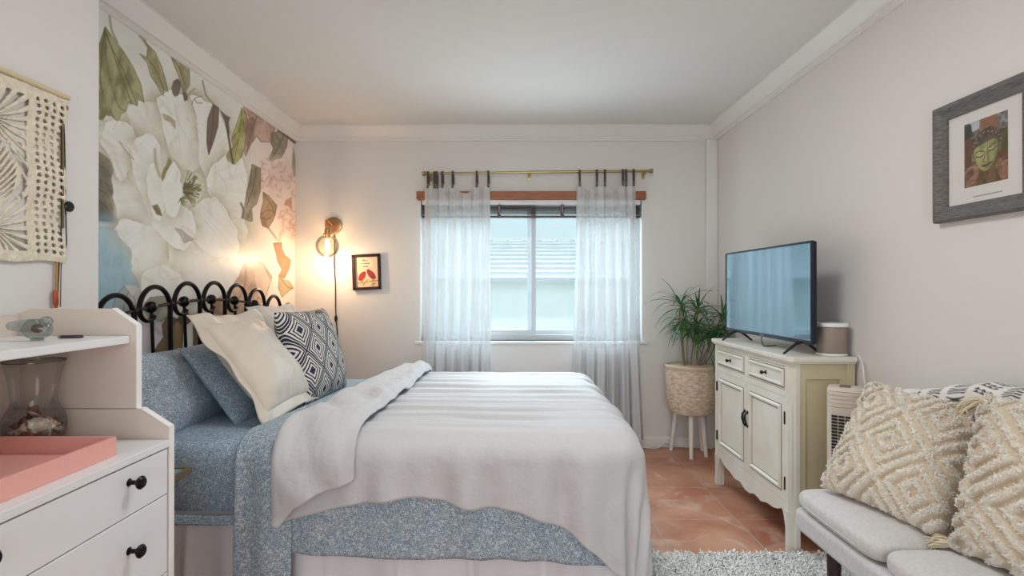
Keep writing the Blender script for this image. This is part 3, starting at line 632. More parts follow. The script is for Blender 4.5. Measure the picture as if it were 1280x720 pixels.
# ------------------------------------------------------------------ framed statue photograph on the right wall
pf = thing('framed_statue_photo', 'weathered grey framed photograph of a green stone head on the right wall', 'picture', (XR, 1.70, 1.64))
PY0, PY1, PZ0, PZ1 = 1.537, 1.917, 1.439, 1.852; fw = .052
M_gw = mat('weathered_grey_wood', (128,126,122), .6, var=(84,74,66), vscale=14, stretch=(4, 4, 40), bump=.6, bscale=60)
M_gw2 = mat('weathered_grey_wood_rails', (128,128,126), .6, var=(86,80,76), vscale=14, stretch=(4, 40, 4) if False else (10, 3, 60), bump=.6, bscale=60)
FPf = [(0,0),(.022,0),(.030,.006),(.030,.018),(.020,.034),(.016,fw),(0,fw)]
def mitre(y0, z0, y1, z1, name, m_):
    # side running from corner a to corner b with mitred ends
    d = np.array([y1-y0, z1-z0]); L = np.hypot(*d); d = d/L; nn = np.array([-d[1], d[0]])
    c = np.array([(PY0+PY1)/2, (PZ0+PZ1)/2]); 
    if np.dot(c-np.array([y0, z0]), nn) < 0: nn = -nn
    n = len(FPf); vs = []
    for e_ in (0, 1):
        for (h, w) in FPf:
            p = np.array([y0, z0])+d*(w if e_ == 0 else L-w)+nn*w; vs.append((XR-.002-h, p[0], p[1]))
    return MB().add(vs, [tuple(range(n)), tuple(range(2*n-1, n-1, -1))]+[(i, n+i, n+(i+1) % n, (i+1) % n) for i in range(n)]).build('frame_rail', m_, pf, smooth=0)
mitre(PY0, PZ0, PY1, PZ0, 'a', M_gw2); mitre(PY0, PZ1, PY1, PZ1, 'b', M_gw2); mitre(PY0, PZ0, PY0, PZ1, 'c', M_gw); mitre(PY1, PZ0, PY1, PZ1, 'd', M_gw)
MB().box((XR-.010, PY0+fw-.004, PZ0+fw-.004), (XR-.003, PY1-fw+.004, PZ1-fw+.004)).build('mat_board', mat('mat_board', (230,226,220), .8), pf, smooth=0)
# photo : pixels traced from zoomed view (600x720 over 1080..1280 / 60..300)
def on_wall(px, py): y = XR*FPX/(px-638); return y, 1.2-(py-362)*y/FPX
yA, zA = on_wall(1080+373/3, 60+290/3); yB_, zB = on_wall(1080+537/3, 60+490/3); _, zA2 = on_wall(1080+535/3, 60+234/3); _, zB2 = on_wall(1080+382/3, 60+527/3)
zt1, zb1 = (zA+zA2)/2, (zB+zB2)/2
ph_ = MB(); yy = np.linspace(yA, yB_, 110); zz_ = np.linspace(zb1, zt1, 150); Yg, Zg = np.meshgrid(yy, zz_, indexing='ij')
ps = Paint((yA-Yg)/(yA-yB_)*160, (zt1-Zg)/(zt1-zb1)*230, (118,88,70))      # photo space 160 x 230
ps.poly([(0,0),(160,0),(160,60),(0,60)], (92,84,80), (130,120,116), mott=1.0, seed=51); ps.poly([(64,0),(124,0),(122,60),(66,60)], (150,104,74), (128,88,62))
ps.poly([(20,0),(60,0),(58,30),(30,36)], (196,198,206), (160,164,170)); ps.poly([(126,0),(160,0),(160,40),(132,36)], (170,172,176), (90,92,84), mott=1)
ps.poly([(0,10),(26,4),(34,50),(0,60)], (52,58,50), (70,70,56)); ps.poly([(0,60),(160,56),(160,150),(0,160)], (116,72,52), (86,62,46), mott=.9); ps.poly([(130,70),(160,60),(160,130),(134,130)], (92,92,50), (60,66,40))
ps.poly([(0,165),(40,150),(110,160),(160,150),(160,230),(0,230)], (150,110,84), (96,70,52), mott=1, seed=52)
for i in range(26): x0, y0 = rs.rand()*160, 160+rs.rand()*66; ps.soft([(x0,y0),(x0+12+rs.rand()*10,y0-3)], (190,150,124), 2.5, .6)
ps.poly([(52,200),(60,170),(110,165),(124,200),(140,230),(30,230)], (122,96,66), (92,70,50), mott=.9)
ps.poly([(30,118),(34,88),(48,62),(70,38),(92,30),(112,46),(130,70),(134,100),(132,130),(118,130),(100,86),(60,92),(42,120)], (104,88,74), (66,54,44), mott=1, seed=53)
for i in range(60):
    a = rs.rand()*3.1; r = 40+rs.rand()*26; x0, y0 = 84-r*math.cos(a)*.9, 98-r*math.sin(a); ps.soft([(x0,y0),(x0+3,y0-2)], (170,152,132) if rs.rand() < .5 else (54,42,34), 1.8, .7)
ps.poly([(36,112),(40,98),(62,90),(86,84),(112,80),(126,92),(128,116),(122,140),(112,164),(92,182),(74,184),(56,168),(44,146)], (168,166,108), (140,142,90), mott=.5, curve=True, seed=54, edge=(80,74,46), ew=2.5, ea=.6)
ps.poly([(36,116),(29,108),(28,140),(42,144)], (140,132,88), (100,90,60), edge=(70,62,40)); ps.poly([(130,100),(138,94),(138,126),(127,132)], (124,116,78), (92,80,56), edge=(70,62,40))
ps.soft([(118,92),(126,112),(116,154),(100,176)], (96,92,56), 7, .6); ps.soft([(54,108),(58,140)], (196,192,140), 8, .5); ps.soft([(80,96),(80,140)], (190,186,134), 4, .6); ps.soft([(60,162),(84,176)], (176,172,118), 6, .4)
for e_ in ([(44,116),(54,110),(68,113),(76,118)], [(90,112),(98,104),(110,99),(121,100)]): ps.line(e_, (62,58,34), 2.2, .95)
for e_ in ([(46,127),(56,132),(66,131),(73,126)], [(93,118),(102,119),(112,115),(119,108)]): ps.line(e_, (44,40,24), 2.6, .95); ps.soft([(p[0], p[1]-6) for p in e_], (192,190,140), 3, .7)
ps.line([(80,118),(77,140),(73,149),(80,155),(92,152),(95,146)], (84,80,46), 2.0, .85); ps.soft([(88,116),(91,144)], (104,100,58), 4, .7)
ps.poly([(65,165),(76,160),(84,162),(96,157),(106,158),(96,168),(82,173)], (120,98,66), (96,76,52), edge=(66,52,34)); ps.line([(65,165),(84,165),(106,158)], (48,38,24), 1.8, .95); ps.soft([(76,178),(94,174)], (104,100,60), 3, .6)
for i in range(9): ps.line([(60+i*7, 90-abs(i-5)), (60+i*7+rs.randn()*2, 104+rs.rand()*8)], (92,82,54), 1.6, .6)
for i in range(9):
    a = .25+i*.33; ps.line([(84-44*math.cos(a), 92-34*math.sin(a)), (84-54*math.cos(a), 92-48*math.sin(a)), (84-48*math.cos(a+.2), 92-50*math.sin(a+.2))], (60,48,38), 2.2, .8); ps.soft([(84-49*math.cos(a+.1), 92-42*math.sin(a+.1)), (84-50*math.cos(a+.14), 92-43*math.sin(a+.14))], (186,170,150), 2.6, .7)
painted('photograph', ps, np.stack([np.full(Yg.shape, XR-.0105), Yg, Zg], -1), M_print, pf)
y_t0, z_t = on_wall(1080+405/3, 60+560/3); y_t1, z_t1 = on_wall(1080+515/3, 60+538/3)
sq = MB(); nn_ = 22; zt_c = (z_t+z_t1)/2
for i in range(nn_):
    y = y_t0+(y_t1-y_t0)*(i+.5)/nn_; sq.box((XR-.0108, y-.0012, zt_c-.002), (XR-.0102, y+.0012, zt_c+.002+.0015*(i % 3 == 0)))
sq.build('caption', mat('grey_ink', (150,148,146), .7), pf, smooth=0)
MB().box((XR-.0135, PY0+fw-.004, PZ0+fw-.004), (XR-.012, PY1-fw+.004, PZ1-fw+.004)).build('glazing', glassmat('picture_glass', (252,252,252), .03, .0, .06), pf, smooth=0)
# ------------------------------------------------------------------ bed
BH0, BF, BN, BFAR = -1.50, .46, 1.98, 3.47       # head x, foot x, near face y, far y
M_skirt = mat('bed_skirt_cotton', (230,224,228), .9, bump=.15, bscale=120)
M_blue = squiggle('blue_vermicelli_cotton', (142,161,178), (206,213,218), 92, 2.7)
M_blue2 = squiggle('blue_vermicelli_sheet', (134,160,184), (198,210,218), 92, 2.7)
M_blanket = squiggle('blue_vermicelli_coverlet', (132,151,166), (200,206,209), 92, 2.7)
HX = -1.55
bed = thing('bed', 'double bed with black scrolled iron headboard against the floral wallpaper', 'bed', (-.5, 2.72, 0))
hb = MB().tube([(HX, BN-.09, 0), (HX, BN-.09, 1.02)], .014, 12).build('headboard_post', M_black, bed)
MB().tube([(HX, BFAR+.09, 0), (HX, BFAR+.09, 1.02)], .014, 12).build('headboard_post', M_black, bed)
tops = [1.11, 1.178, 1.212, 1.23, 1.236, 1.226, 1.20, 1.158, 1.10]; ds = [1.80+.222*i for i in range(9)]
ds = [d*HX/-1.53 for d in ds]
balls = []
for i, (d, zt) in enumerate(zip(ds, tops)):
    r = .099; zc = zt-r; yb_ = d-.028; zb = zc+.012
    pts = [(HX, d+r+.01, .40), (HX, d+r+.004, zc-.25), (HX, d+r, zc-.05)]
    pts += [(HX, d+r*math.cos(a), zc+r*math.sin(a)) for a in np.linspace(0, math.pi, 22)]
    pts += [(HX, yb_+(.071*(1-.62*t))*math.cos(math.pi+t*2.9), zc+.010*t+(.071*(1-.62*t))*math.sin(math.pi+t*2.9)) for t in np.linspace(.06, .72, 14)]
    h_ = MB().tube(pts, .0105, 10).build('hoop', M_black, bed)
    MB().ball((HX, yb_, zb), (.024, .026, .026), 16, 10).build('boss', M_black, h_)
    MB().tube([(HX, yb_+.004, zb-.02), (HX, yb_+.045, .40)], .0072, 10).build('spindle', M_black, h_)
    balls.append((HX, yb_, zb))
M_rail = mat('bronze_rail', (70,50,42), .3, metal=.8)
bl2 = [(HX, BN-.09, balls[0][2]-.06)]+balls+[(HX, BFAR+.09, balls[-1][2]-.05)]
MB().tube(spl(bl2, 5), .0075, 10).build('headboard_rail', M_rail, bed)
MB().tube([(HX, BN-.09, .42), (HX, BFAR+.09, .42)], .012, 10).build('headboard_rail', M_black, bed)
MB().box((BH0, BN+.05, .14), (BF-.04, BFAR-.03, .35)).build('box_spring', mat('box_spring_ticking', (214,208,204), .9), bed, smooth=0, bevel=.03)
for (x, y) in ((BH0+.1, BN+.1), (BF-.1, BN+.1), (BH0+.1, BFAR-.1), (BF-.1, BFAR-.1)):
    MB().lathe([(.02, 0), (.025, .14)], (x, y, 0), 12).build('leg', M_black, bed)
# pleated skirt around three sides
path = [(BH0, BFAR-.01), (BF-.03, BFAR-.01), (BF-.03, BN+.03), (BH0, BN+.03)]
pts = []; sacc = 0
for i in range(3):
    a, b = np.array(path[i]), np.array(path[i+1]); L = np.hypot(*(b-a)); n = int(L/.012); d = (b-a)/L; nn = np.array([-d[1], d[0]])
    for k in range(n): pts.append((a+d*L*k/n, nn, sacc+L*k/n))
    sacc += L
V = np.linspace(0, 1, 14); G = np.zeros((len(pts), 14, 3))
for i, (p, nn, s) in enumerate(pts):
    fold = 1.0*math.sin(s*17+1.4*math.sin(s*5.3))+.5*math.sin(s*41+2)+1.3*max(0, 1-abs(((s+.13) % .27)-.05)/.022)
    for j, v in enumerate(V):
        q = p+nn*(.001+.017*(v**.6)*fold+.014*v)*1.0; G[i, j] = (q[0], q[1], .358-v*.345)
sk = MB().grid(G).build('bed_skirt', M_skirt, bed, smooth=180, recalc=False, thick=.002); lbl(sk, 'pale lilac white pleated bed skirt')

# mattress in its fitted sheet
def drape(X, Y, zt, a1, R, yn, yf=None, Rf=.08, flare=.02, lift=0):
    ex = np.maximum(X-a1, 0); en = np.maximum(yn-Y, 0); ef = np.maximum(Y-yf, 0) if yf is not None else 0*Y
    ey = en-ef; L = np.hypot(ex, ey)+1e-9; dx, dy = ex/L, -ey/L
    q = R*math.pi/2; ph = np.minimum(L/R, math.pi/2)
    h = np.where(L < q, R*np.sin(ph), R+flare*(L-q)); v = np.where(L < q, R*(1-np.cos(ph)), R+(L-q))
    Pp = np.stack([np.minimum(X, a1)+dx*h, np.clip(Y, yn, yf if yf is not None else 1e9)+dy*h, zt-v], -1)
    Nn = np.stack([dx*np.sin(ph), dy*np.sin(ph), np.cos(ph)], -1)
    if np.any(lift): Pp = Pp+Nn*np.asarray(lift)[..., None] if np.ndim(lift) else Pp+Nn*lift
    return Pp, Nn, v
mtr = MB()
NXm, NYm = 60, 60
def rb(u, v, w): pass
ma = np.linspace(0, 1, 90); 
# rounded box as a super-ellipsoidal sweep: rings in z
zs = [(.355, .05), (.36, .012), (.40, 0), (.45, .002), (.50, 0), (.56, 0), (.595, .012), (.613, .035), (.622, .07), (.626, .14), (.627, .3), (.628, .5), (.628, .75)]
vs = []; nA = 96
cxm, cym, hx, hy = (BH0+BF)/2, (BN+BFAR)/2, (BF-BH0)/2, (BFAR-BN)/2
for (z, ins) in zs:
    for k in range(nA):
        a = 2*math.pi*k/nA+math.pi/4; ca, sa = math.cos(a), math.sin(a); q = max(abs(ca), abs(sa)); q2 = (abs(ca)**9+abs(sa)**9)**(1/9)
        vs.append((cxm+(hx-ins)*ca/q2, cym+(hy-ins)*sa/q2, z))
fs = [(i*nA+k, i*nA+(k+1) % nA, (i+1)*nA+(k+1) % nA, (i+1)*nA+k) for i in range(len(zs)-1) for k in range(nA)]
fs += [tuple(range(nA-1, -1, -1)), tuple((len(zs)-1)*nA+k for k in range(nA))]
mtr.add(vs, fs)
mt = mtr.build('mattress', M_blue2, smooth=60); tag(mt, 'mattress in a blue patterned fitted sheet on the iron bed', 'mattress')
xs = np.linspace(BH0+.02, -.6, 60); vv = np.linspace(0, 1, 6); Xh, Vh = np.meshgrid(xs, vv, indexing='ij')
hemz = .372+.012*np.sin(Xh*5)-.028*sstep(-1.5, -1.1, Xh)
MB().grid(np.stack([Xh, BN-.006-.006*Vh+.003*np.sin(Xh*30), hemz-.035*Vh], -1)).build('sheet_hem', M_blue2, mt, smooth=180, recalc=False, thick=.003)

# blue coverlet, folded back towards the head
def cover(name, m, label, cat, zt, a1, R, yn, xl, xflap, xr_, hem_flap, hem, flap_lift, fr, nP=220, nT=150, bump=None, thick=.006, far=.25, flare=.015, folds=None, shear=.12):
    pf_ = np.linspace(0, 1, int(nP*.25)); arc = np.linspace(0, math.pi, 14)[1:-1]; pb = np.linspace(0, 1, nP-len(pf_))
    X = np.concatenate([xflap+(xl-xflap)*pf_, xl-fr*np.sin(arc), xl+(xr_-xl)*pb])
    lf = np.concatenate([np.full(len(pf_), flap_lift+2*fr), flap_lift*(1-(1-np.cos(arc))/2)+fr+fr*np.cos(arc), np.zeros(len(pb))])
    isf = np.concatenate([np.ones(len(pf_)), 1-(1-np.cos(arc))/2, np.zeros(len(pb))])
    taper = np.concatenate([1-np.clip(1-pf_*6, 0, 1)**2*.55, np.ones(len(arc)+len(pb))]); lf = lf*taper
    hz = isf*np.array([hem_flap(x) for x in X])+(1-isf)*np.array([hem(x) for x in X])
    yfar = BFAR-.06
    T = np.linspace(0, 1, nT)
    dn = np.where(zt-hz > R, R*math.pi/2+(zt-hz-R), R*np.arccos(np.clip(1-(zt-hz)/R, -1, 1)))
    Yt = (yfar+far)+( (yn-dn)-(yfar+far))[:, None]*T[None, :]
    XX = np.repeat(X[:, None], nT, 1); LF = np.repeat(lf[:, None], nT, 1)
    extra = bump(XX, Yt, np.repeat(isf[:, None], nT, 1)) if bump else 0
    wsh = np.where(isf > .99, np.interp(X, [xl, xflap], [1, .25]), np.interp(X, [xl, xl+.8], [1, 0]))
    XX = XX+shear*wsh[:, None]*np.clip(Yt-BN, 0, 1.5)
    Pp, Nn, v = drape(XX, Yt, zt, a1, R, yn, yfar, R, flare, LF)
    Pp = Pp+Nn*np.asarray(extra)[..., None]
    if folds is not None: Pp = folds(Pp, Nn, v, XX, Yt)
    o = MB().grid(Pp).build(name, m, smooth=180, recalc=False, thick=thick, toff=0)
    return tag(o, label, cat)
def bump_c(X, Y, f):
    side = sstep(2.05, 1.9, Y)
    b = .010*(fbm(X*3+5, Y*3, 61)-.5)+.006*(fbm(X*10, Y*8, 62)-.5)
    return (b+side*(.012*np.sin(X*26+2*np.sin(X*7))*(.5+.5*f)+.005)+.004*f)*sstep(.42, .25, X)
cover('coverlet', M_blanket, 'blue patterned coverlet folded back under the white duvet, hanging to the floor', 'coverlet', .634, BF-.10, .082, BN+.07, -1.02, -.825, .46,
      lambda x: .03, lambda x: .212+.012*math.sin(x*6+1)-.04*min(1, max(0, (x+.4)/.6)), .004, .009, bump=bump_c)
# white duvet, folded back near the pillows
hx_ = [(-.9,.345),(-.834,.352),(-.80,.36),(-.63,.402),(-.45,.428),(-.34,.438),(-.30,.425),(-.144,.392),(-.05,.392),(.03,.378),(.12,.345),(.22,.30),(.30,.235),(.36,.17),(.42,.13),(.62,.12)]
hemd = lambda x: float(np.interp(x, [a for a, _ in hx_], [b for _, b in hx_]))
def bump_d(X, Y, f):
    side = sstep(2.12, 1.92, Y)
    b = .016*(fbm(X*2.2+3, Y*2.2, 71)-.5)
    # lengthwise ridges across the top
    s = Y+.05*(fbm(X*1.5, Y*2, 72)-.5)
    b = b+(1-side)*(1-f)*(.007*np.sin(s*34)+.004*np.sin(s*79+X*2))*(.35+.65*sstep(.3, .6, fbm(X*1.3, Y*1.1, 73)))
    b = b+(.0016*np.sin(s*190+4*fbm(X*3, Y*3, 77)))*sstep(.38, .6, fbm(X*2.3+8, Y*4, 74))*(1-f)*sstep(2.02, 2.1, Y)*sstep(2.75, 2.4, Y)
    # vertical drape folds near the hem
    low = sstep(2.0, 1.72, Y)
    b = b+low*(.016*np.sin(X*19+2.5*np.sin(X*4))+.010*np.sin(X*43+3))*(1-f)*sstep(-.75, -.5, X)
    b = b+.012*(fbm(X*9, Y*9, 75)-.5)*side+(.034*(fbm(X*7+3, Y*6, 76)-.45)+.010*np.sin(Y*22+X*26+3*fbm(X*4, Y*4, 79))*sstep(.4, .62, fbm(X*4+1, Y*3, 78)))*f
    ft = sstep(.36, .52, X)
    b = b+ft*(.010*np.sin(Y*23+1.5)+.004*np.sin(Y*51))*sstep(1.9, 2.1, Y)
    return b
def flaph(x): return float(np.interp(x, [-.84, -.78, -.70, -.60, -.5], [.35, .42, .47, .50, .53]))
def crease(Pp, Nn, v, X, Y): return Pp
cover('duvet', mat('white_duvet_cotton', (203,200,200), .85, bump=.35, bscale=70, bdist=.004, sheen=.2), 'thick white duvet with its top edge folded back over the bed', 'duvet', .656, .40, .105, BN+.07, -.845, -.585, .40+.105*1.57+.46,
      flaph, hemd, .012, .026, nP=300, nT=220, bump=bump_d, thick=.012, flare=.05)

# ------------------------------------------------------------------ pillows
def pillow_grid(w, h, t, n=44, pinch=.07, p=2.6, pw=.5, seed=0, wr=.012, plump=0.0):
    u = np.linspace(-1, 1, n); U, V = np.meshgrid(u, u, indexing='ij')
    # denser towards the border
    U = np.sin(U*math.pi/2); V = np.sin(V*math.pi/2)
    X = w/2*U*(1-pinch*(1-V**2)); Y = h/2*V*(1-pinch*(1-U**2))
    f = np.clip((1-np.abs(U)**p)*(1-np.abs(V)**p), 0, 1)**pw
    nz = fbm(U*2.2+3, V*2.2+5, seed)-.5; nz2 = fbm(U*6, V*6, seed+3)-.5
    return U, V, X, Y, f, nz*wr*2+nz2*wr
def pillow_mb(w, h, t, n=44, disp=None, **k):
    U, V, X, Y, f, nz = pillow_grid(w, h, t, n, **k)
    e = (f > .02)
    d = disp(U, V) if disp is not None else 0
    top = np.stack([X, Y, t/2*f+(nz+d)*np.minimum(f*2, 1)], -1); bot = np.stack([X, Y, -t/2*f+nz*.5*f], -1)
    return MB().grid(top).grid(bot, flip=True), (U, V, f)
def frame_from(c, xdir, up):
    x = Vector(xdir).normalized(); y = Vector(up); y = (y-x*y.dot(x)).normalized(); z = x.cross(y)
    return Matrix(((x[0], y[0], z[0], c[0]), (x[1], y[1], z[1], c[1]), (x[2], y[2], z[2], c[2]), (0, 0, 0, 1)))
def place(o, c, xdir, up): o.matrix_world = frame_from(c, xdir, up); return o
def piping(w, h, pinch, m, parent, r=.004, grow=1.0):
    pts = []
    for s in range(4):
        for t in np.linspace(-1, 1, 24, endpoint=False):
            U, V = ((t, -1), (1, t), (-t, 1), (-1, -t))[s]; pts.append((grow*w/2*U*(1-pinch*(1-V*V)), grow*h/2*V*(1-pinch*(1-U*U)), 0))
    return MB().tube(pts+[pts[0]], r, 6, cap=False).build('piping', m, parent, local=True)
def flange(w, h, b, m, parent, seed=0, pinch=.07, amp=.012):
    G = []
    for s in range(4):
        for t in np.linspace(-1, 1, 40, endpoint=False):
            U, V = ((t, -1), (1, t), (-t, 1), (-1, -t))[s]; row = []
            for q in np.linspace(0, 1, 6):
                k = 1+q*2*b/w; row.append((w/2*U*(1-pinch*(1-V*V))*.97*k, h/2*V*(1-pinch*(1-U*U))*.97*(1+q*2*b/h), amp*q*math.sin(s*2.1+t*4+seed)+amp*.7*q*math.sin(t*9+s)))
            G.append(row)
    G.append(G[0]); return MB().grid(np.array(G)).build('flange', m, parent, smooth=180, local=True, recalc=False, thick=.005, toff=0)
M_cream = mat('cream_sateen', (222,206,188), .5, bump=.25, bscale=26, bdist=.004, sheen=.4, var=(214,200,184), vscale=8)
M_cream2 = mat('cream_linen', (220,212,204), .8, bump=.2, bscale=60)
def lean(xb, zb, xt, zt): return (xt-xb, 0, zt-zb)
# A, B : blue patterned pillows
mbA, _ = pillow_mb(.66, .36, .13, seed=81, wr=.014)
A = mbA.build('pillow', M_blue, smooth=180, local=True, recalc=False); place(A, (-1.43, 2.31, .775), (0, 1, 0), (-.14, 0, .40)); tag(A, 'blue patterned pillow at the rear against the iron headboard, nearest the dresser', 'pillow', 'pillows on the bed')
piping(.66, .36, .07, M_blue, A)
mbB, _ = pillow_mb(.66, .43, .13, seed=84, wr=.012)
B = mbB.build('pillow', M_blue2, smooth=180, local=True, recalc=False); place(B, (-1.30, 2.57, .775), (0.0, 1, 0), (-.27, 0, .36)); tag(B, 'blue patterned pillow leaning just behind the big cream pillow', 'pillow', 'pillows on the bed')
piping(.66, .43, .07, M_blue2, B)
mbC, _ = pillow_mb(.47, .46, .17, seed=87, wr=.014, pinch=.05)
Cp = mbC.build('pillow_sham', M_cream, smooth=180, local=True, recalc=False); place(Cp, (-1.165, 2.43, .87), (0, 1, 0), (-.33, 0, .44)); tag(Cp, 'large cream sham pillow with a wide flange in front of the blue pillows', 'pillow', 'pillows on the bed')
flange(.47, .46, .06, M_cream, Cp, 1, .05)
D = mbC.build('pillow_sham', M_cream2, smooth=180, local=True, recalc=False); place(D, (-1.33, 3.15, .87), (0, 1, 0), (-.24, 0, .45)); tag(D, 'cream sham pillow mostly hidden behind the diamond patterned cushion', 'pillow', 'pillows on the bed')
flange(.47, .46, .05, M_cream2, D, 2, .05)
# E : diamond cushion, pattern as concentric diamonds
def diamond_mat():
    m, ns, ls, b = nodes('navy_diamond_weave'); b.inputs['Roughness'].default_value = .85
    tcn = N(ns, 'TexCoord'); nz = N(ns, 'TexNoise', i_Scale=14.0, i_Detail=2.0); sp = N(ns, 'SeparateXYZ')
    ad = N(ns, 'VectorMath', operation='MULTIPLY_ADD'); ad.inputs[1].default_value = (.014, .014, 0); ls.new(nz.outputs['Color'], ad.inputs[0]); ls.new(tcn.outputs['Object'], nz.inputs['Vector']); ls.new(tcn.outputs['Object'], ad.inputs[2]); ls.new(ad.outputs[0], sp.inputs[0])
    def mth(op, a, b_=None, c_=None):
        n = N(ns, 'Math', operation=op)
        for i, x in enumerate((a, b_, c_)):
            if x is None: continue
            if isinstance(x, (int, float)): n.inputs[i].default_value = x
            else: ls.new(x, n.inputs[i])
        return n.outputs[0]
    PX, PY = .172, .215
    a = mth('ABSOLUTE', mth('SUBTRACT', mth('FRACT', mth('MULTIPLY_ADD', sp.outputs['X'], 1/PX, 10.1)), .5))
    c = mth('ABSOLUTE', mth('SUBTRACT', mth('FRACT', mth('MULTIPLY_ADD', sp.outputs['Y'], 1/PY, 10.35)), .5))
    s1 = mth('ADD', a, c)                                   # 0 centre .. 1
    s = mth('MINIMUM', s1, mth('SUBTRACT', 1.0, s1))        # two interleaved diamond families
    st_ = mth('FRACT', mth('MULTIPLY', s, 9.0)); ln = mth('GREATER_THAN', st_, .54)
    core = mth('LESS_THAN', s, .06); bord = mth('GREATER_THAN', s, .468)
    val = mth('MAXIMUM', mth('MAXIMUM', ln, core), bord)
    mx = N(ns, 'MixRGB'); mx.inputs[1].default_value = L4((226,220,210)); mx.inputs[2].default_value = L4((38,46,66)); ls.new(val, mx.inputs[0]); ls.new(mx.outputs[0], b.inputs['Base Color'])
    bp = N(ns, 'Bump', i_Strength=.3, i_Distance=.002); ls.new(val, bp.inputs['Height']); ls.new(bp.outputs[0], b.inputs['Normal'])
    return m
mbE, _ = pillow_mb(.54, .50, .19, seed=91, wr=.008, p=3.2, pinch=.05)
E = mbE.build('cushion', diamond_mat(), smooth=180, local=True, recalc=False); place(E, (-1.09, 2.86, .85), (.08, 1, 0), (-.13, 0, .45)); tag(E, 'navy and white diamond patterned cushion in front of the bed pillows', 'cushion', 'pillows on the bed')
lt = MB().box((.10, .19, .0), (.17, .205, .006)).build('loop_tag', mat('brown_tag', (120,100,82), .7), E, local=True, smooth=0); lt.location = (-.06, .02, .055)
# ------------------------------------------------------------------ white dresser with hutch (near left)
YD = 1.43; YD0 = .80; SD = FPX/YD
def dp(px, py): return ((px-638)/SD, 1.2-(py-362)/SD)
DX = -.937; DZ = .793
M_hutch_shade = mat('shaded_hutch_lacquer', (220,206,194), .4)  # white lacquer with the shade on the panels mixed into its colour
dr_ = thing('dresser', 'white dresser with open hutch shelf and black knobs at the near left', 'dresser', (-1.15, 1.12, 0))
up = [(XJ+.004, dp(12, 393)[1]), dp(32, 386), dp(135, 386), dp(165.5, 407), dp(165.5, 511), (XJ+.004, dp(0, 511)[1])]
lw = [(XJ+.004, dp(0, 511.6)[1]), dp(165.5, 511.6), dp(172, 511.6), dp(207, 534), (DX, .0), (DX-.06, 0), (DX-.075, .07), (XJ+.06, .07), (XJ+.05, 0), (XJ+.004, 0)]
for y in (YD, YD0-.018):
    MB().prism(up, y, y+.018, lambda a, b, t: (a, t, b)).build('hutch_side', M_hutch_shade, dr_, smooth=0, bevel=.0015)
    MB().prism(lw, y, y+.018, lambda a, b, t: (a, t, b)).build('side_panel', M_hutch_shade, dr_, smooth=0, bevel=.0015)
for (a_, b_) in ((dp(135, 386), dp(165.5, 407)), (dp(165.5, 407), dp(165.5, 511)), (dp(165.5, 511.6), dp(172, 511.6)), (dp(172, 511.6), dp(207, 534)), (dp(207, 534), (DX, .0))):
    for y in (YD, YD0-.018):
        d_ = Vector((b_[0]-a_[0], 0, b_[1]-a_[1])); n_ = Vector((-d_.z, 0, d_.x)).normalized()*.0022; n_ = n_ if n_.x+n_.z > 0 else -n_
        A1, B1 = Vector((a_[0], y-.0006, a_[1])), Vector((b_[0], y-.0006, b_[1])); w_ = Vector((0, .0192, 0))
        MB().add([A1, B1, B1+w_, A1+w_, A1+n_, B1+n_, B1+w_+n_, A1+w_+n_], [(0,1,2,3),(7,6,5,4),(0,4,5,1),(1,5,6,2),(2,6,7,3),(3,7,4,0)]).build('lit_edge_strip', M_lit_edge, dr_, smooth=0)  # added strips that paint the window light onto the panel edges
MB().box((XJ+.004, YD0, .05), (XJ+.016, YD, 1.13)).build('back_panel', M_hutch_shade, dr_, smooth=0)
MB().box((XJ+.016, YD0, 1.054), (-1.043, YD-.0005, 1.074)).build('shelf', M_white, dr_, smooth=0, bevel=.002)
MB().box((XJ+.016, YD0, DZ-.020), (DX+.002, YD-.0005, DZ)).build('dresser_top', M_white, dr_, smooth=0, bevel=.002)
body = MB().box((XJ+.016, YD0+.001, .09), (DX-.022, YD-.001, DZ-.022)).build('carcass', M_white, dr_, smooth=0)
for (z0, z1, kn) in ((.648, .769, 1), (.437, .645, 1), (.226, .434, 1), (.10, .223, 1)):
    fr_ = MB().box((DX-.021, YD0+.003, z0), (DX-.002, YD-.003, z1)).build('drawer', M_white, dr_, smooth=0, bevel=.0015)
    zk = (z0+z1)/2+.02
    for yk in (1.285, .918):
        MB().lathe([(.0, -.004), (.010, -.004), (.010, .000), (.0055, .004), (.0055, .016), (.009, .020), (.0155, .026), (.0165, .030), (.012, .035), (0, .037)], (DX-.002, yk, zk), 24, 'x').build('knob', M_black, fr_)
# things on the dresser
M_cglass = glassmat('ornament_glass', (226,232,232), .03, .35)
gb = P(41, 423, 1.29); gb.z = 1.0745
bird = thing('glass_bird', 'small clear glass bird ornament on the hutch shelf', 'ornament', gb)
MB().ball(gb+Vector((.0, 0, .028)), (.036, .022, .026), 24, 14).ball(gb+Vector((.022, 0, .047)), (.015, .013, .013), 18, 12).build('body', M_cglass, bird)
MB().lathe([(0, 0), (.010, .004), (.013, .018), (.016, .04), (.018, .055)], gb+Vector((-.072, 0, .036)), 14, 'x').build('tail', M_cglass, bird)
MB().ball(gb+Vector((.0, 0, .03)), (.013, .011, .012), 16, 10).build('core', mat('amber_brown', (90,48,24), .3), bird)
MB().lathe([(0, 0), (.014, .001), (.012, .006), (0, .008)], gb, 18).build('foot', M_cglass, bird)
p0, p1 = P(67.5, 420, 1.345), P(99, 418.5, 1.36); p0.z = p1.z = 1.0745+.0042
pen = MB().tube([p0, p0+(p1-p0)*.03, p0+(p1-p0)*.9, p1], [.0032, .0042, .0042, .003], 12).build('pen', mat('plum_barrel', (70,44,66), .35), smooth=40); tag(pen, 'plum purple pen lying on the hutch shelf beside the glass bird', 'pen')
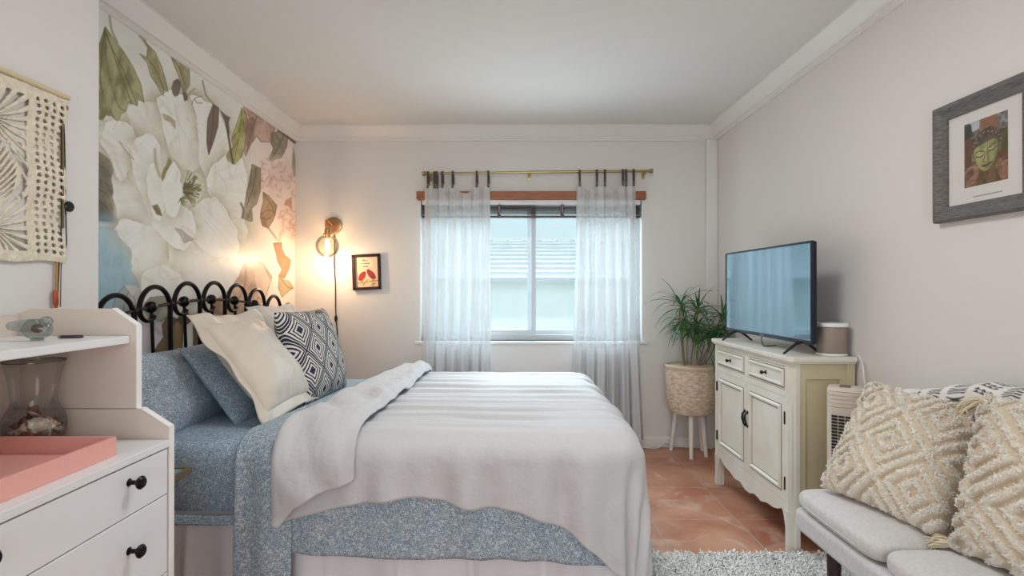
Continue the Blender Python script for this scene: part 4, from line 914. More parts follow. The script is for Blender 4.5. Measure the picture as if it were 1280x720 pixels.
MB().tube([p0+(p1-p0)*.02, p0+(p1-p0)*.1], .0045, 12).build('pen_tip', mat('pen_silver', (190,186,184), .3, metal=1), pen); MB().tube([p0+(p1-p0)*.55+Vector((0,0,.004)), p0+(p1-p0)*.95+Vector((0,0,.004))], .0012, 6).build('clip', mat('pen_silver2', (190,186,184), .3, metal=1), pen)
vx, vy = -1.243, 1.363
va = thing('glass_vase', 'clear glass vase with round base on the dresser, filled with seashells', 'vase', (vx, vy, DZ))
prof = [(0, .0006), (.040, .0006), (.054, .012), (.064, .035), (.0665, .056), (.062, .082), (.052, .102), (.0475, .118), (.0485, .145), (.053, .178), (.060, .208), (.0635, .222)]
pr2 = spl(prof, 4); MB().lathe([(max(0, a), b) for a, b in pr2], (vx, vy, DZ), 40).build('vessel', glassmat('vase_glass', (246,247,246), .02, .16), va)
MB().lathe([(.0628,.220), (.0645,.221), (.0645,.2235), (.0628,.2235), (.0628,.220)], (vx, vy, DZ), 40).build('rim', glassmat('rim_glass', (214,220,216), .04, .2), va)
shc = [(208,160,136),(196,138,116),(224,196,168),(150,96,78),(230,214,190),(176,122,100),(120,78,66)]
Ms = [mat('shell_%s' % w, c, .45, var=tuple(int(x*.72) for x in c), vscale=60) for w, c in zip(('peach','rose','sand','russet','ivory','clay','umber'), shc)]
rs = np.random.RandomState(5)
def scallop(r, m):
    mb = MB(); vs = []; n = 15; k_ = 6
    for i in range(k_+1):
        for j in range(n):
            a = -1.25+2.5*j/(n-1); rr = r*1.9*i/k_*(1+.03*math.cos(j*math.pi)); vs.append((rr*math.sin(a), rr*math.cos(a)-r*.9, .42*r*math.sin(math.pi*min(1, .12+i/k_*.8))+.04*r*math.cos(j*math.pi)))
    mb.add(vs, [(i*n+j, i*n+j+1, (i+1)*n+j+1, (i+1)*n+j) for i in range(k_) for j in range(n-1)])
    return mb.build('seashell', m, smooth=180, local=True, thick=.0015, recalc=False)
def cone_shell(r, m):
    mb = MB(); pts = []; rad = []
    for t in np.linspace(0, 1, 40):
        a = t*6*math.pi; q = r*.62*(1-t)**1.1; pts.append((q*math.cos(a)*.8, q*math.sin(a)*.8, r*2.0*t-r)); rad.append(max(.0006, r*.42*(1-t)+.0006))
    return mb.tube(pts, rad, 8).build('seashell', m, smooth=60, local=True)
descr = ['peach scallop shell', 'rose ribbed shell', 'sand coloured spiral shell', 'russet spiral shell', 'ivory scallop shell', 'clay spiral shell', 'umber scallop shell']
posn = ['low at the left of the vase', 'low at the middle of the vase', 'low at the right of the vase', 'at the left of the heap', 'at the middle of the heap', 'at the right of the heap', 'on top of the heap at the left', 'on top of the heap', 'on top of the heap at the right']
spots = []
for lvl, (zz_, rr, n) in enumerate(((.018, .032, 6), (.040, .040, 6), (.062, .038, 5), (.084, .020, 2))):
    for j in range(n):
        a = 2*math.pi*j/n+lvl*.7; spots.append((rr*math.cos(a), rr*math.sin(a), zz_))
for i, (a, b, z) in enumerate(spots):
    k = i % 7; r = .0165+.004*rs.rand()
    o = scallop(r, Ms[k]) if k in (0, 1, 4, 6) else cone_shell(r, Ms[k])
    o.location = (vx+a, vy+b, DZ+z); o.rotation_euler = (rs.rand()*2-1+1.2, rs.rand()*1.2-.6, rs.rand()*6.28)
    if i == 14: o.location = (vx+.034, vy-.030, DZ+.062); o.rotation_euler = (1.35, 0, .5); o.data.materials[0] = Ms[4]
    lv = 'bottom' if z < .02 else 'second' if z < .04 else 'third' if z < .06 else 'top'
    sd = ('front ' if b < -.01 else 'rear ' if b > .01 else '')+('left' if a < -.008 else 'right' if a > .008 else 'middle')
    tag(o, ('ivory scallop shell' if i == 14 else descr[k])+' in the glass vase, %s layer, %s' % (lv, sd), 'seashell', 'seashells in the glass vase')
M_pink = mat('coral_pink_lacquer', (240,174,162), .4)
tx0, tx1, ty0, ty1, th = -1.335, -.976, .86, 1.292, .046
tr = MB(); poly_o = [(tx0, ty0), (tx1, ty0), (tx1, ty1), (tx0, ty1)]
tr.box((tx0, ty0, DZ+.0005), (tx1, ty1, DZ+.006))
for (a, b) in (((tx0, ty0), (tx1, ty0+.007)), ((tx0, ty1-.007), (tx1, ty1)), ((tx0, ty0+.007), (tx0+.007, ty1-.007)), ((tx1-.007, ty0+.007), (tx1, ty1-.007))): tr.box((a[0], a[1], DZ+.006), (b[0], b[1], DZ+th))
tag(tr.build('tray', M_pink, smooth=0), 'coral pink rectangular tray on top of the white dresser', 'tray')

# ------------------------------------------------------------------ nightstand between dresser and bed
nx0, nx1, ny0, ny1, nz = XJ+.012, -1.117, 1.50, 1.83, .585
ns_ = thing('side_table', 'small brass edged glass side table between the dresser and the bed', 'side table', ((nx0+nx1)/2, 1.66, 0))
M_br2 = mat('dull_brass', (150,132,98), .4, metal=.7)
f_ = MB()
for (a, b) in (((nx0, ny0), (nx1, ny0+.014)), ((nx0, ny1-.014), (nx1, ny1)), ((nx0, ny0+.014), (nx0+.014, ny1-.014)), ((nx1-.014, ny0+.014), (nx1, ny1-.014))): f_.box((a[0], a[1], nz-.02), (b[0], b[1], nz))
f_.build('frame', M_br2, ns_, smooth=0, bevel=.001)
MB().box((nx0+.013, ny0+.013, nz-.012), (nx1-.013, ny1-.013, nz-.004)).build('tabletop', mat('blue_grey_glass', (120,148,160), .12), ns_, smooth=0)
for x in (nx0, nx0+.075):
    for y in (ny0, ny1-.014): MB().box((x, y, 0), (x+.014, y+.014, nz-.02)).build('leg', M_br2, ns_, smooth=0)
MB().box((nx0, ny0, 0), (nx0+.20, ny1, .012)).build('shelf', M_br2, ns_, smooth=0)

# ------------------------------------------------------------------ macrame hanging and the necklaces beside it
mx_ = XJ+.004
ymax = -XJ*FPX/(638-72.0); ymin = .98; zt, zb = 1.777, 1.279
st = .0022
ys = np.arange(ymin, ymax, st); zs_ = np.arange(zb, zt, st); Yc, Zc = np.meshgrid(ys[:-1]+st/2, zs_[:-1]+st/2, indexing='ij')
Yc = ymax-np.minimum(ymax-Yc, Yc-ymin); mask = np.ones(Yc.shape, bool)
sF = ymax-Yc; H = zt-zb; zrel = (Zc-zb)
# column of small holes (border)
for col in range(4):
    cy = ymax-(.017, .042, .067, .091)[col]; pitch = .0197
    kz = np.round((zrel-.028)/pitch); cz = .028+kz*pitch
    ok = (kz >= 0) & (kz*pitch < H-.055)
    wob = .002*np.sin(kz*2.1+col)
    mask &= ~(ok & (((Yc-cy-wob)/.0072)**2+((zrel-cz)/.0057)**2 < 1))
cy0 = ymax-.012
# inner field: a big leaf with radiating slits and two half flowers
inner = sF > .115; fld = (sF > .122) & (zrel > .03) & (zrel < H-.035)
yl = ymax-.122
def fan(yc, zc, r0, r1, n, a0, a1, wid):
    global mask
    dy, dz = Yc-yc, zrel-zc; r = np.hypot(dy, dz); a = np.arctan2(dz, dy)
    k = (a-a0)/(a1-a0)*n; fr = np.abs(k-np.floor(k)-.5)
    mask &= ~(fld & (r > r0) & (r < r1) & (k > 0) & (k < n) & (fr < wid))
fan(yl-.10, H-.125, .022, .16, 9, -1.05, 1.25, .27)
fan(yl-.10, .085, .022, .16, 9, -1.2, 1.1, .27)
# leaf along a bowed spine between the two flowers
sp_ = yl-.03-.055*((zrel-H/2)/(H/2-.08))**2
q = Yc-sp_; mid_ = (np.abs(zrel-H/2) < H/2-.17)
kk = (zrel+q*np.where(q > 0, .9, -1.4))/.021; fr = np.abs(kk-np.floor(kk)-.5)
mask &= ~(fld & mid_ & (q > .006) & (q < .027) & (fr < .29)); mask &= ~(fld & mid_ & (q < -.006) & (q > -.085) & (fr < .27))
dm = (sF > .27) & (zrel > .03) & (zrel < H-.035)
mask &= ~(dm & (np.abs(((sF/.03) % 1)-.5)+np.abs(((zrel/.036) % 1)-.5) < .27))
nyc, nzc = Yc.shape; vid = -np.ones((nyc+1, nzc+1), int); vsl = []; fsl = []
fr_b = fbm(ys[:, None]*40, zs_[None, :]*40, 5)
for i in range(nyc):
    for j in range(nzc):
        if mask[i, j]:
            qd = []
            for (a, b) in ((i, j), (i+1, j), (i+1, j+1), (i, j+1)):
                if vid[a, b] < 0:
                    vid[a, b] = len(vsl); vsl.append((mx_+.006+.008*(fr_b[a, b]-.5)+.004*math.sin(zs_[b]*30), ys[a], zs_[b]+.004*math.sin(ys[a]*30)))
                qd.append(vid[a, b])
            fsl.append(tuple(qd))
mh = MB(); mh.add(vsl, fsl)
mw = mh.build('macrame_hanging', mat('ecru_cotton_knot', (232,222,202), .9, bump=.6, bscale=150, bdist=.003, var=(220,207,182), vscale=60), smooth=0, recalc=False, thick=.006)
sm = mw.modifiers.new('smooth', 'SMOOTH'); sm.factor = .5; sm.iterations = 3
tag(mw, 'cream openwork macrame hanging on the near left wall', 'wall hanging')
MB().tube([(mx_+.010, ymin, zt+.002), (mx_+.010, ymax+.006, zt+.002)], .007, 10).build('rod', mat('rod_cream', (214,198,160), .8, bump=.5, bscale=120), mw)
def wp_(px, py, out=.01): y = -(XJ+out)*FPX/(638-px); return Vector((XJ+out, y, 1.2-(py-362)*y/FPX))
nk = thing('beaded_necklace', 'dark cord necklace with round black pendant hanging beside the macrame', 'necklace', wp_(73, 126, 0))
MB().tube(spl([wp_(70.5, 126), wp_(70.5, 180), wp_(71, 240), wp_(71, 300), wp_(74, 312), wp_(77.5, 305), wp_(77, 280), wp_(76, 240), wp_(75, 180), wp_(72.5, 128)], 5), .0016, 6).build('cord', mat('black_cord', (30,24,24), .7), nk)
MB().tube(spl([wp_(71.8, 128), wp_(72.8, 190), wp_(73, 250), wp_(73.5, 285)], 5), .0028, 6).build('strand', mat('olive_strand', (122,98,44), .6), nk)
q = wp_(81, 258, .014); MB().lathe([(0, -.006), (.014, -.004), (.0165, 0), (.014, .004), (0, .006)], q, 20, 'x').build('pendant', M_blackp, nk)
q = wp_(77, 134, .012); MB().ball(q, (.005, .005, .008), 10, 8).build('charm', mat('copper_charm', (150,84,60), .4, metal=.5), nk)
MB().tube([wp_(72, 126, 0), wp_(72, 126, .016)], .002, 8).build('nail', M_brass, nk)
n2 = thing('pendant_necklace', 'thin cord necklace with an orange pendant hanging below the macrame corner', 'necklace', wp_(69, 318, 0))
MB().tube(spl([wp_(61, 312), wp_(66, 317), wp_(71, 318), wp_(73, 324), wp_(71, 334), wp_(70.5, 360), wp_(70, 384)], 5), .0012, 6).tube(spl([wp_(66, 318), wp_(68, 330), wp_(67, 360), wp_(66, 384)], 5), .0022, 6).build('cord', mat('plum_cord', (72,40,52), .7), n2)
MB().tube(spl([wp_(66, 321), wp_(65.5, 345), wp_(65, 365)], 4), .003, 6).build('strand', mat('tan_strand', (176,130,60), .6), n2)
a_, b_ = wp_(63.8, 362, .012), wp_(65, 385, .012)
MB().tube([a_, a_+(b_-a_)*.2, a_+(b_-a_)*.7, b_], [.003, .007, .007, .004], 12).build('pendant', mat('orange_resin', (198,92,52), .35, var=(150,60,36), vscale=60), n2)

# ------------------------------------------------------------------ cream cabinet under the television
CF, CB, CY0, CY1, CZ = 1.247, XR-.012, 2.375, 3.285, .896
M_cab = mat('aged_cream_paint', (232,228,218), .5, var=(222,216,200), vscale=5, bump=.1, bscale=50)
M_cab_shade = mat('aged_cream_shaded', (214,200,164), .5, var=(202,190,158), vscale=4)  # cabinet cream with the shade of its end faces put into the colour
M_line = mat('olive_glaze', (128,112,78), .6)
M_dk = mat('antique_black', (34,30,32), .4, metal=.5)
cb = thing('cabinet', 'antique cream two door cabinet with scalloped apron against the right wall', 'cabinet', ((CF+CB)/2, 2.83, 0))
ch = .02
def oct_(o_): return [(CF-o_+ch, CY0-o_), (CB, CY0-o_), (CB, CY1+o_), (CF-o_+ch, CY1+o_), (CF-o_, CY1+o_-ch), (CF-o_, CY0-o_+ch)]
tp = MB().prism(oct_(.016), CZ-.022, CZ, lambda a, b, t: (a, b, t)).prism(oct_(.008), CZ-.032, CZ-.022, lambda a, b, t: (a, b, t)); tp.build('cabinet_top', M_cab, cb, smooth=0, bevel=.003)
# carcass with chamfered front posts
cs = MB().prism([(CF+.02, CY0+.03), (CB, CY0+.03), (CB, CY1-.03), (CF+.02, CY1-.03)], .17, CZ-.032, lambda a, b, t: (a, b, t)); cs.build('carcass', M_cab, cb, smooth=0)
def post(y, s):      # s=+1 near end
    pl = [(CF, y+s*.024), (CF, y+s*.050), (CF+.045, y+s*.050), (CF+.045, y), (CF+.024, y)] 
    return MB().prism(pl, 0.0, CZ-.032, lambda a, b, t: (a+.0*(t), b, t))
for (y, s) in ((CY0, 1), (CY1, -1)):
    po = post(y, s); po.build('post', M_cab if s < 0 else M_cab, cb, smooth=0, bevel=.002)
    MB().box((CB-.04, min(y, y+s*.045), 0), (CB, max(y, y+s*.045), CZ-.032)).build('rear_post', M_cab_shade, cb, smooth=0, bevel=.002)
# near side panel frame (rails, recessed panel)
for (y, s) in ((CY0, 1), (CY1, -1)):
    sp2 = MB(); ya_, yb2 = sorted((y+s*.004, y+s*.03))
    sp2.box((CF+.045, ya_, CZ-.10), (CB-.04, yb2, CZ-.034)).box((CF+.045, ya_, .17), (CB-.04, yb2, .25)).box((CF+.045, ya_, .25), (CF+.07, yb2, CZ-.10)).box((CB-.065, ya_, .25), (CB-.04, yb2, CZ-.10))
    sp2.build('side_frame', M_cab_shade, cb, smooth=0, bevel=.0015)
    ya_, yb2 = sorted((y+s*.013, y+s*.03)); MB().box((CF+.07, ya_, .25), (CB-.065, yb2, CZ-.10)).build('side_panel', M_cab_shade, cb, smooth=0)
# lamb's tongue on the near post
MB().tube([(CF+.0115, CY0+.0115, z) for z in np.linspace(.24, .70, 8)], [.001]+[.006]*6+[.001], 8).build('post_moulding', M_cab, cb)
# face frame
ff = MB(); FX = CF+.004
ff.box((FX, CY0+.05, .845), (FX+.03, CY1-.05, CZ-.032)).box((FX, CY0+.05, .705), (FX+.03, CY1-.05, .735)).box((FX, CY0+.05, .195), (FX+.03, CY1-.05, .222))
ym = (CY0+CY1)/2; ff.box((FX, CY0+.045, .195), (FX+.03, CY0+.052, CZ-.032)).box((FX, CY1-.052, .195), (FX+.03, CY1-.045, CZ-.032)); ff.box((FX, ym-.02, .735), (FX+.03, ym+.02, .845)); ff.build('face_frame', M_cab, cb, smooth=0, bevel=.001)
def rim(mb, y0, y1, z0, z1, w, h, x):
    # raised moulding with bevelled section, mitred
    prof = [(0, 0), (w*.35, h), (w*.7, h), (w, 0)]
    c = [(y0, z0), (y1, z0), (y1, z1), (y0, z1)]; sg = [(1, 1), (-1, 1), (-1, -1), (1, -1)]
    vs = []
    for (cy, cz), (a, b) in zip(c, sg):
        for (d, hh) in prof: vs.append((x-hh, cy+a*d, cz+b*d))
    n = len(prof); mb.add(vs, [(i*n+k, i*n+k+1, ((i+1) % 4)*n+k+1, ((i+1) % 4)*n+k) for i in range(4) for k in range(n-1)]); return mb
for i, (y0, y1) in enumerate(((CY0+.053, ym-.023), (ym+.023, CY1-.053))):
    dw = MB().box((FX, y0+.001, .738), (FX+.02, y1-.001, .842)); do = dw.build('drawer', M_cab, cb, smooth=0, bevel=.001)
    rim(MB(), y0+.012, y1-.012, .749, .831, .016, .009, FX).build('drawer_moulding', M_lit_edge if False else M_cab, do, smooth=0)
    rim(MB(), y0+.007, y1-.007, .744, .836, .006, .0012, FX).build('glaze_line', M_line, do, smooth=0)
    yc, zc = (y0+y1)/2, .790
    MB().lathe([(0, -.028), (.007, -.027), (.0105, -.022), (.008, -.016), (.004, -.010), (.004, -.003), (.011, -.001), (.011, 0)], (FX, yc, zc), 18, 'x').build('knob', M_dk, do)
    d2 = MB().box((FX, y0-(0 if i == 0 else .022), .224), (FX+.022, y1+(.0215 if i == 0 else 0), .703)); dd = d2.build('door', M_cab, cb, smooth=0, bevel=.0015)
    a, b = (y0+.001, y1+.02) if i == 0 else (y0-.02, y1-.001)
    rim(MB(), a+.036, b-.036, .266, .662, .020, .010, FX).build('door_moulding', M_cab, dd, smooth=0)
    rim(MB(), a+.032, b-.032, .262, .666, .006, .0012, FX).build('glaze_line', M_line, dd, smooth=0); rim(MB(), a+.058, b-.058, .288, .640, .004, .001, FX).build('glaze_line', M_line, dd, smooth=0)
    yh = (ym-.016) if i == 0 else (ym+.016)
    MB().ball((FX-.004, yh, .545), (.004, .008, .010), 12, 8).tube([(FX-.003, yh, .545), (FX-.016, yh, .533), (FX-.018, yh, .51), (FX-.010, yh, .478), (FX-.004, yh, .468)], [.004,.005,.006,.0055,.003], 8).ball((FX-.003, yh, .47), (.003, .006, .008), 10, 8).build('handle', M_dk, dd)
    ye = (CY0+.0505) if i == 0 else (CY1-.0505)
    for z in (.31, .61): MB().tube([(FX-.004, ye, z-.03), (FX-.004, ye, z-.028), (FX-.004, ye, z+.028), (FX-.004, ye, z+.03)], [.002,.005,.005,.002], 8).build('hinge', M_dk, dd)
# scalloped apron
N_ = 80; t = np.linspace(0, 1, N_); yv = CY0+.05+t*(CY1-CY0-.10); tt = np.abs(t-.5)*2
zl = np.interp(tt, [0, .08, .16, .22, .30, .40, .48, .58, .70, .80, .90, 1.0], [.118, .120, .132, .138, .134, .128, .140, .148, .150, .160, .182, .150])
zl = np.where(tt > .93, .182-(tt-.93)/.07*.10, zl)
poly = [(yv[i], zl[i]) for i in range(N_)]+[(yv[-1], .197), (yv[0], .197)]
MB().prism(poly, FX, FX+.02, lambda a, b, t: (t, a, b)).build('apron', M_cab, cb, smooth=0, bevel=.001)
for (y, s) in ((CY0, 1), (CY1, -1)):      # curved brackets and cabriole feet
    lgp = [(0, .03, 0.0), (0, .032, .03), (0, .030, .08), (0, .04, .12), (0, .055, .16), (0, .06, .19)]
    MB().tube([(CF+.022, y+s*.026, .0), (CF+.020, y+s*.028, .02), (CF+.022, y+s*.028, .07), (CF+.024, y+s*.032, .13), (CF+.026, y+s*.034, .19)], [.024, .026, .023, .028, .032], 12).build('foot', M_cab, cb)

# ------------------------------------------------------------------ television
A_ = Vector((1.315, 3.27, 0)); B_ = Vector((1.352, 2.396, 0)); ud = (B_-A_).normalized(); nd = Vector((-ud.y, ud.x, 0)); nd = nd if nd.x < 0 else -nd; TWd = (B_-A_).length; TZ0, TZ1 = .948, 1.424
def tvp(u, w, z): return A_+ud*u-nd*w+Vector((0, 0, z))      # w: depth behind the screen
def tvbox(mb, u0, u1, w0, w1, z0, z1):
    v = [tvp(u, w, z) for z in (z0, z1) for (u, w) in ((u0, w0), (u1, w0), (u1, w1), (u0, w1))]
    return mb.add(v, [(0,3,2,1),(4,5,6,7),(0,1,5,4),(1,2,6,5),(2,3,7,6),(3,0,4,7)])
M_navy = mat('navy_black_bezel', (18,22,44), .25)
tv = thing('television', 'flat screen television on the cream cabinet, its dark screen reflecting the curtains', 'television', (1.37, 2.83, CZ))
b_ = MB(); bz_ = .012
tvbox(b_, 0, TWd, 0, .018, TZ0, TZ0+.018); tvbox(b_, 0, TWd, 0, .018, TZ1-.009, TZ1); tvbox(b_, 0, .009, 0, .018, TZ0+.018, TZ1-.009); tvbox(b_, TWd-.009, TWd, 0, .018, TZ0+.018, TZ1-.009)
tvbox(b_, .004, TWd-.004, .010, .030, TZ0+.004, TZ1-.004); tvbox(b_, .12, TWd-.12, .030, .055, TZ0+.01, TZ0+.28)
b_.build('casing', M_navy, tv, smooth=0, bevel=.002)
scm, ns2, ls2, bb = nodes('glossy_screen'); bb.inputs['Base Color'].default_value = L4((150,172,184)); bb.inputs['Metallic'].default_value = .9; bb.inputs['Roughness'].default_value = .07
tvbox(MB(), .009, TWd-.009, .003, .009, TZ0+.018, TZ1-.009).build('screen', scm, tv, smooth=0)
tvbox(MB(), TWd/2-.02, TWd/2+.02, -.0006, 0, TZ0+.004, TZ0+.012).build('badge', mat('badge_grey', (120,124,136), .3, metal=.5), tv, smooth=0)
for u in (.13, TWd-.09):
    lg_ = MB()
    for s in (-1, 1):
        a, b = tvp(u, .012, TZ0+.006), tvp(u+.02*0, .012+s*.085, CZ+.0055); mid2 = tvp(u, .012+s*.028, TZ0-.003)
        lg_.tube([a, mid2, b, b+(-nd)*s*.006-Vector((0,0,.003))], [.008, .008, .0055, .004], 8)
    lg_.build('leg', M_blackp, tv)
c0 = tvp(TWd*.47, .03, TZ0+.02); MB().tube(spl([c0, tvp(TWd*.5, .0, CZ+.045), tvp(TWd*.535, -.01, CZ+.012), tvp(TWd*.545, .0, CZ+.004), tvp(TWd*.5, .08, CZ+.004)], 5), .0028, 6).build('cable', M_blackp, tv)

# ------------------------------------------------------------------ speaker, tower fan, cables
spx, spy = 1.474, 2.445
sk_ = thing('speaker', 'round taupe smart speaker with white top and base plates on the cabinet beside the television', 'speaker', (spx, spy, CZ))
M_fab = mat('taupe_mesh', (150,134,122), .7, bump=.6, bscale=400, bdist=.001)
MB().lathe([(.054,.012),(.056,.016),(.056,.128),(.054,.132)], (spx, spy, CZ), 40, sq=2.8).build('grille', M_fab, sk_)
MB().lathe([(0,.132),(.058,.132),(.061,.135),(.061,.147),(.058,.150),(0,.150)], (spx, spy, CZ), 40, sq=2.8).build('top_plate', M_white, sk_)
MB().lathe([(0,.0005),(.060,.0005),(.064,.004),(.064,.010),(.058,.012),(0,.012)], (spx, spy, CZ), 40).build('base_plate', M_white, sk_)
# tower fan
fx, fy = 1.405, 2.235
M_fan = mat('warm_white_plastic', (224,212,198), .45); M_slot = mat('dark_slot', (40,36,36), .6)
tf = thing('tower_fan', 'white tower fan with a slatted grille standing between the cabinet and the sofa', 'fan', (fx, fy, 0))
T_ = Matrix.Translation((fx, fy, 0)) @ Matrix.Rotation(math.radians(-125), 4, 'Z')   # local +x is the front
def fsec(w, d, z, off=0): return [(T_ @ Vector((d*math.copysign(abs(math.cos(a))**.55, math.cos(a))+off, w*math.copysign(abs(math.sin(a))**.55, math.sin(a)), z))) for a in np.linspace(0, 2*math.pi, 40, endpoint=False)]
def loft(rings):
    n = len(rings[0]); vs = [p for r in rings for p in r]
    return MB().add(vs, [(i*n+k, i*n+(k+1) % n, (i+1)*n+(k+1) % n, (i+1)*n+k) for i in range(len(rings)-1) for k in range(n)]+[tuple(range(n-1, -1, -1)), tuple((len(rings)-1)*n+k for k in range(n))])
loft([fsec(.105, .095, 0), fsec(.105, .095, .02), fsec(.09, .08, .03)]).build('base', M_fan, tf)
rr_ = [fsec(.066, .064, z) for z in (.03, .10, .40, .69)]
for k in range(5): z = .695+k*.016; rr_ += [fsec(.066, .064, z), fsec(.066, .064, z+.010), fsec(.0635, .0615, z+.011), fsec(.0635, .0615, z+.014)]
rr_ += [fsec(.066, .064, .776), fsec(.063, .060, .786), fsec(.055, .052, .789)]
loft(rr_).build('housing', M_fan, tf)
gb_ = MB(); 
for k in range(44):
    z = .10+k*.0132
    gb_.box((.0615, -.046, z), (.0655, -.024, z+.0082), T_).box((.0615, -.021, z), (.0665, .000, z+.0082), T_).box((.0615, .003, z), (.0665, .022, z+.0082), T_).box((.0615, .025, z), (.0655, .046, z+.0082), T_)
gb_.build('grille_slots', M_slot, tf, smooth=0)
MB().box((-.03, -.02, .788), (.03, .02, .7925), T_).build('control_panel', mat('panel_grey', (120,112,106), .5), tf, smooth=0, bevel=.002)
# white cable behind the cabinet
w1 = MB().tube(spl([P(1068, 443, 2.32)*1, P(1073, 455, 2.31), P(1074.5, 470, 2.30), P(1077, 500, 2.28), P(1078, 600, 2.26)], 6), .0032, 8).build('power_cable', M_trim, smooth=60); tag(w1, 'white power cable hanging down the right wall beside the cabinet', 'cable')
pts = [(.90, 4.0, .006), (1.0, 3.985, .006), (1.06, 3.97, .006), (1.10, 3.985, .008), (1.14, 4.0, .035), (1.18, 4.005, .030), (1.30, 3.995, .008), (1.42, 3.99, .006), (1.5, 3.97, .006)]
w2 = MB().tube(spl([(.5, 4.005, .006)]+pts, 6), .0045, 8).build('extension_cord', M_trim, smooth=60); tag(w2, 'white cord lying along the baseboard under the window', 'cord')
# ------------------------------------------------------------------ potted dracaena on a stand
px_, py_ = 1.292, 3.845
pl = thing('potted_plant', 'leafy green dracaena in a woven beige pot on a white legged stand in the corner', 'plant', (px_, py_, 0))
def pot_mat():
    m, ns, ls, b = nodes('woven_beige'); b.inputs['Roughness'].default_value = .85
    tcn = N(ns, 'TexCoord'); n1 = N(ns, 'TexNoise', i_Scale=30.0, i_Detail=3.0); mp = N(ns, 'Mapping'); mp.inputs['Scale'].default_value = (1, 1, 2.2)
    r = N(ns, 'ValToRGB'); r.color_ramp.elements[0].position = .36; r.color_ramp.elements[1].position = .62; r.color_ramp.elements[0].color = L4((198,172,146)); r.color_ramp.elements[1].color = L4((226,210,192))
    bp = N(ns, 'Bump', i_Strength=.4, i_Distance=.003)
    ls.new(tcn.outputs['Object'], mp.inputs[0]); ls.new(mp.outputs[0], n1.inputs['Vector']); ls.new(n1.outputs['Fac'], r.inputs[0]); ls.new(r.outputs[0], b.inputs['Base Color']); ls.new(n1.outputs['Fac'], bp.inputs['Height']); ls.new(bp.outputs[0], b.inputs['Normal']); return m
prof = [(0, .305), (.13, .305), (.150, .312), (.162, .335), (.172, .40), (.177, .48), (.178, .60), (.177, .645), (.172, .65), (.168, .645), (.168, .60), (.166, .56)]
pot = MB().lathe(prof, (px_, py_, 0), 44).build('pot', pot_mat(), pl)
MB().lathe([(.1795,.625),(.1815,.63),(.1815,.648),(.178,.652),(.170,.652),(.168,.648)], (px_, py_, 0), 44).build('rim', mat('pot_rim', (206,186,160), .8), pot)
MB().lathe([(0,.615),(.16,.61),(.167,.60)], (px_, py_, 0), 30).build('soil', mat('potting_soil', (40,32,28), .95, var=(64,52,42), vscale=60), pl)
M_leg = mat('white_stand_legs', (236,232,226), .45)
for (dx, dy) in ((-.035, -.115), (-.115, .10), (.115, .09), (.09, -.06)):
    L_ = math.hypot(dx, dy)
    MB().tube([(px_+dx, py_+dy, 0), (px_+dx*.72, py_+dy*.72, .312)], [.013, .017], 12).build('leg', M_leg, pl)
M_leaf = mat('dracaena_leaf', (38,92,42), .38, var=(70,124,58), vscale=12)
leaf = MB(); stem = []; rl = random.Random(12)
def add_leaf(base, az, el, L, w, droop):
    n = 7; p = Vector(base); d = Vector((math.cos(az)*math.cos(el), math.sin(az)*math.cos(el), math.sin(el))); vs = []
    side = Vector((-math.sin(az), math.cos(az), 0)); tw = rl.uniform(-.5, .5); side = (side+Vector((0, 0, tw))).normalized()
    for i in range(n+1):
        t = i/n; ww = w*min(1, .45+t*2.2)*(1-t**2.2)+.0004
        up_ = side.cross(d).normalized()
        q = p.copy(); q.y = min(q.y, YB-.01); q.x = min(q.x, XR-.02)
        vs += [q-side*ww+up_*ww*.35, q, q+side*ww+up_*ww*.35]
        p = p+d*(L/n); d = (d+Vector((0, 0, -droop/n*(.5+t)))).normalized()
    leaf.add(vs, [(i*3+k, i*3+k+1, (i+1)*3+k+1, (i+1)*3+k) for i in range(n) for k in range(2)])
heads = [((847, 378), 3.80, 30, .30), ((868.5, 384), 3.86, 30, .30), ((899, 392), 3.78, 24, .24), ((849, 398), 3.82, 34, .26), ((869, 404), 3.80, 34, .25), ((889, 408), 3.80, 34, .24), ((856, 412), 3.76, 26, .24), ((880, 414), 3.84, 24, .22), ((897, 412), 3.74, 20, .22)]
roots = [(851, 458), (858, 460), (866, 459), (853, 457), (867, 457), (872, 458), (856, 459), (868, 460), (874, 459)]
for i, ((a, b), d, n, L) in enumerate(heads):
    h = P(a, b, d); r0 = P(roots[i][0], roots[i][1]+4, py_-.02+.012*i); r0.z = .605
    MB().tube(spl([r0, r0*.5+h*.5+Vector((.01*(i % 3-1), 0, .0)), h], 5), .0065 if i < 5 else .004, 8).build('stem', M_terra_stem, pl)
    for k in range(n):
        az = k*2.4+rl.uniform(-.3, .3); el = rl.uniform(-.25, 1.25) if i < 3 else rl.uniform(-.6, .75)
        add_leaf(h-Vector((0, 0, .05*k/n)), az, el, L*rl.uniform(.6, 1.05), .0068, rl.uniform(1.3, 2.6))
for (a, b, az, el, L) in ((866, 440, -1.9, .3, .2), (880, 436, -.6, -.9, .2), (884, 446, -1.2, -1.0, .16)): add_leaf(P(a, b, 3.72), az, el, L, .006, 1.6)
leaf.build('foliage', M_leaf, pl, smooth=180, recalc=False)

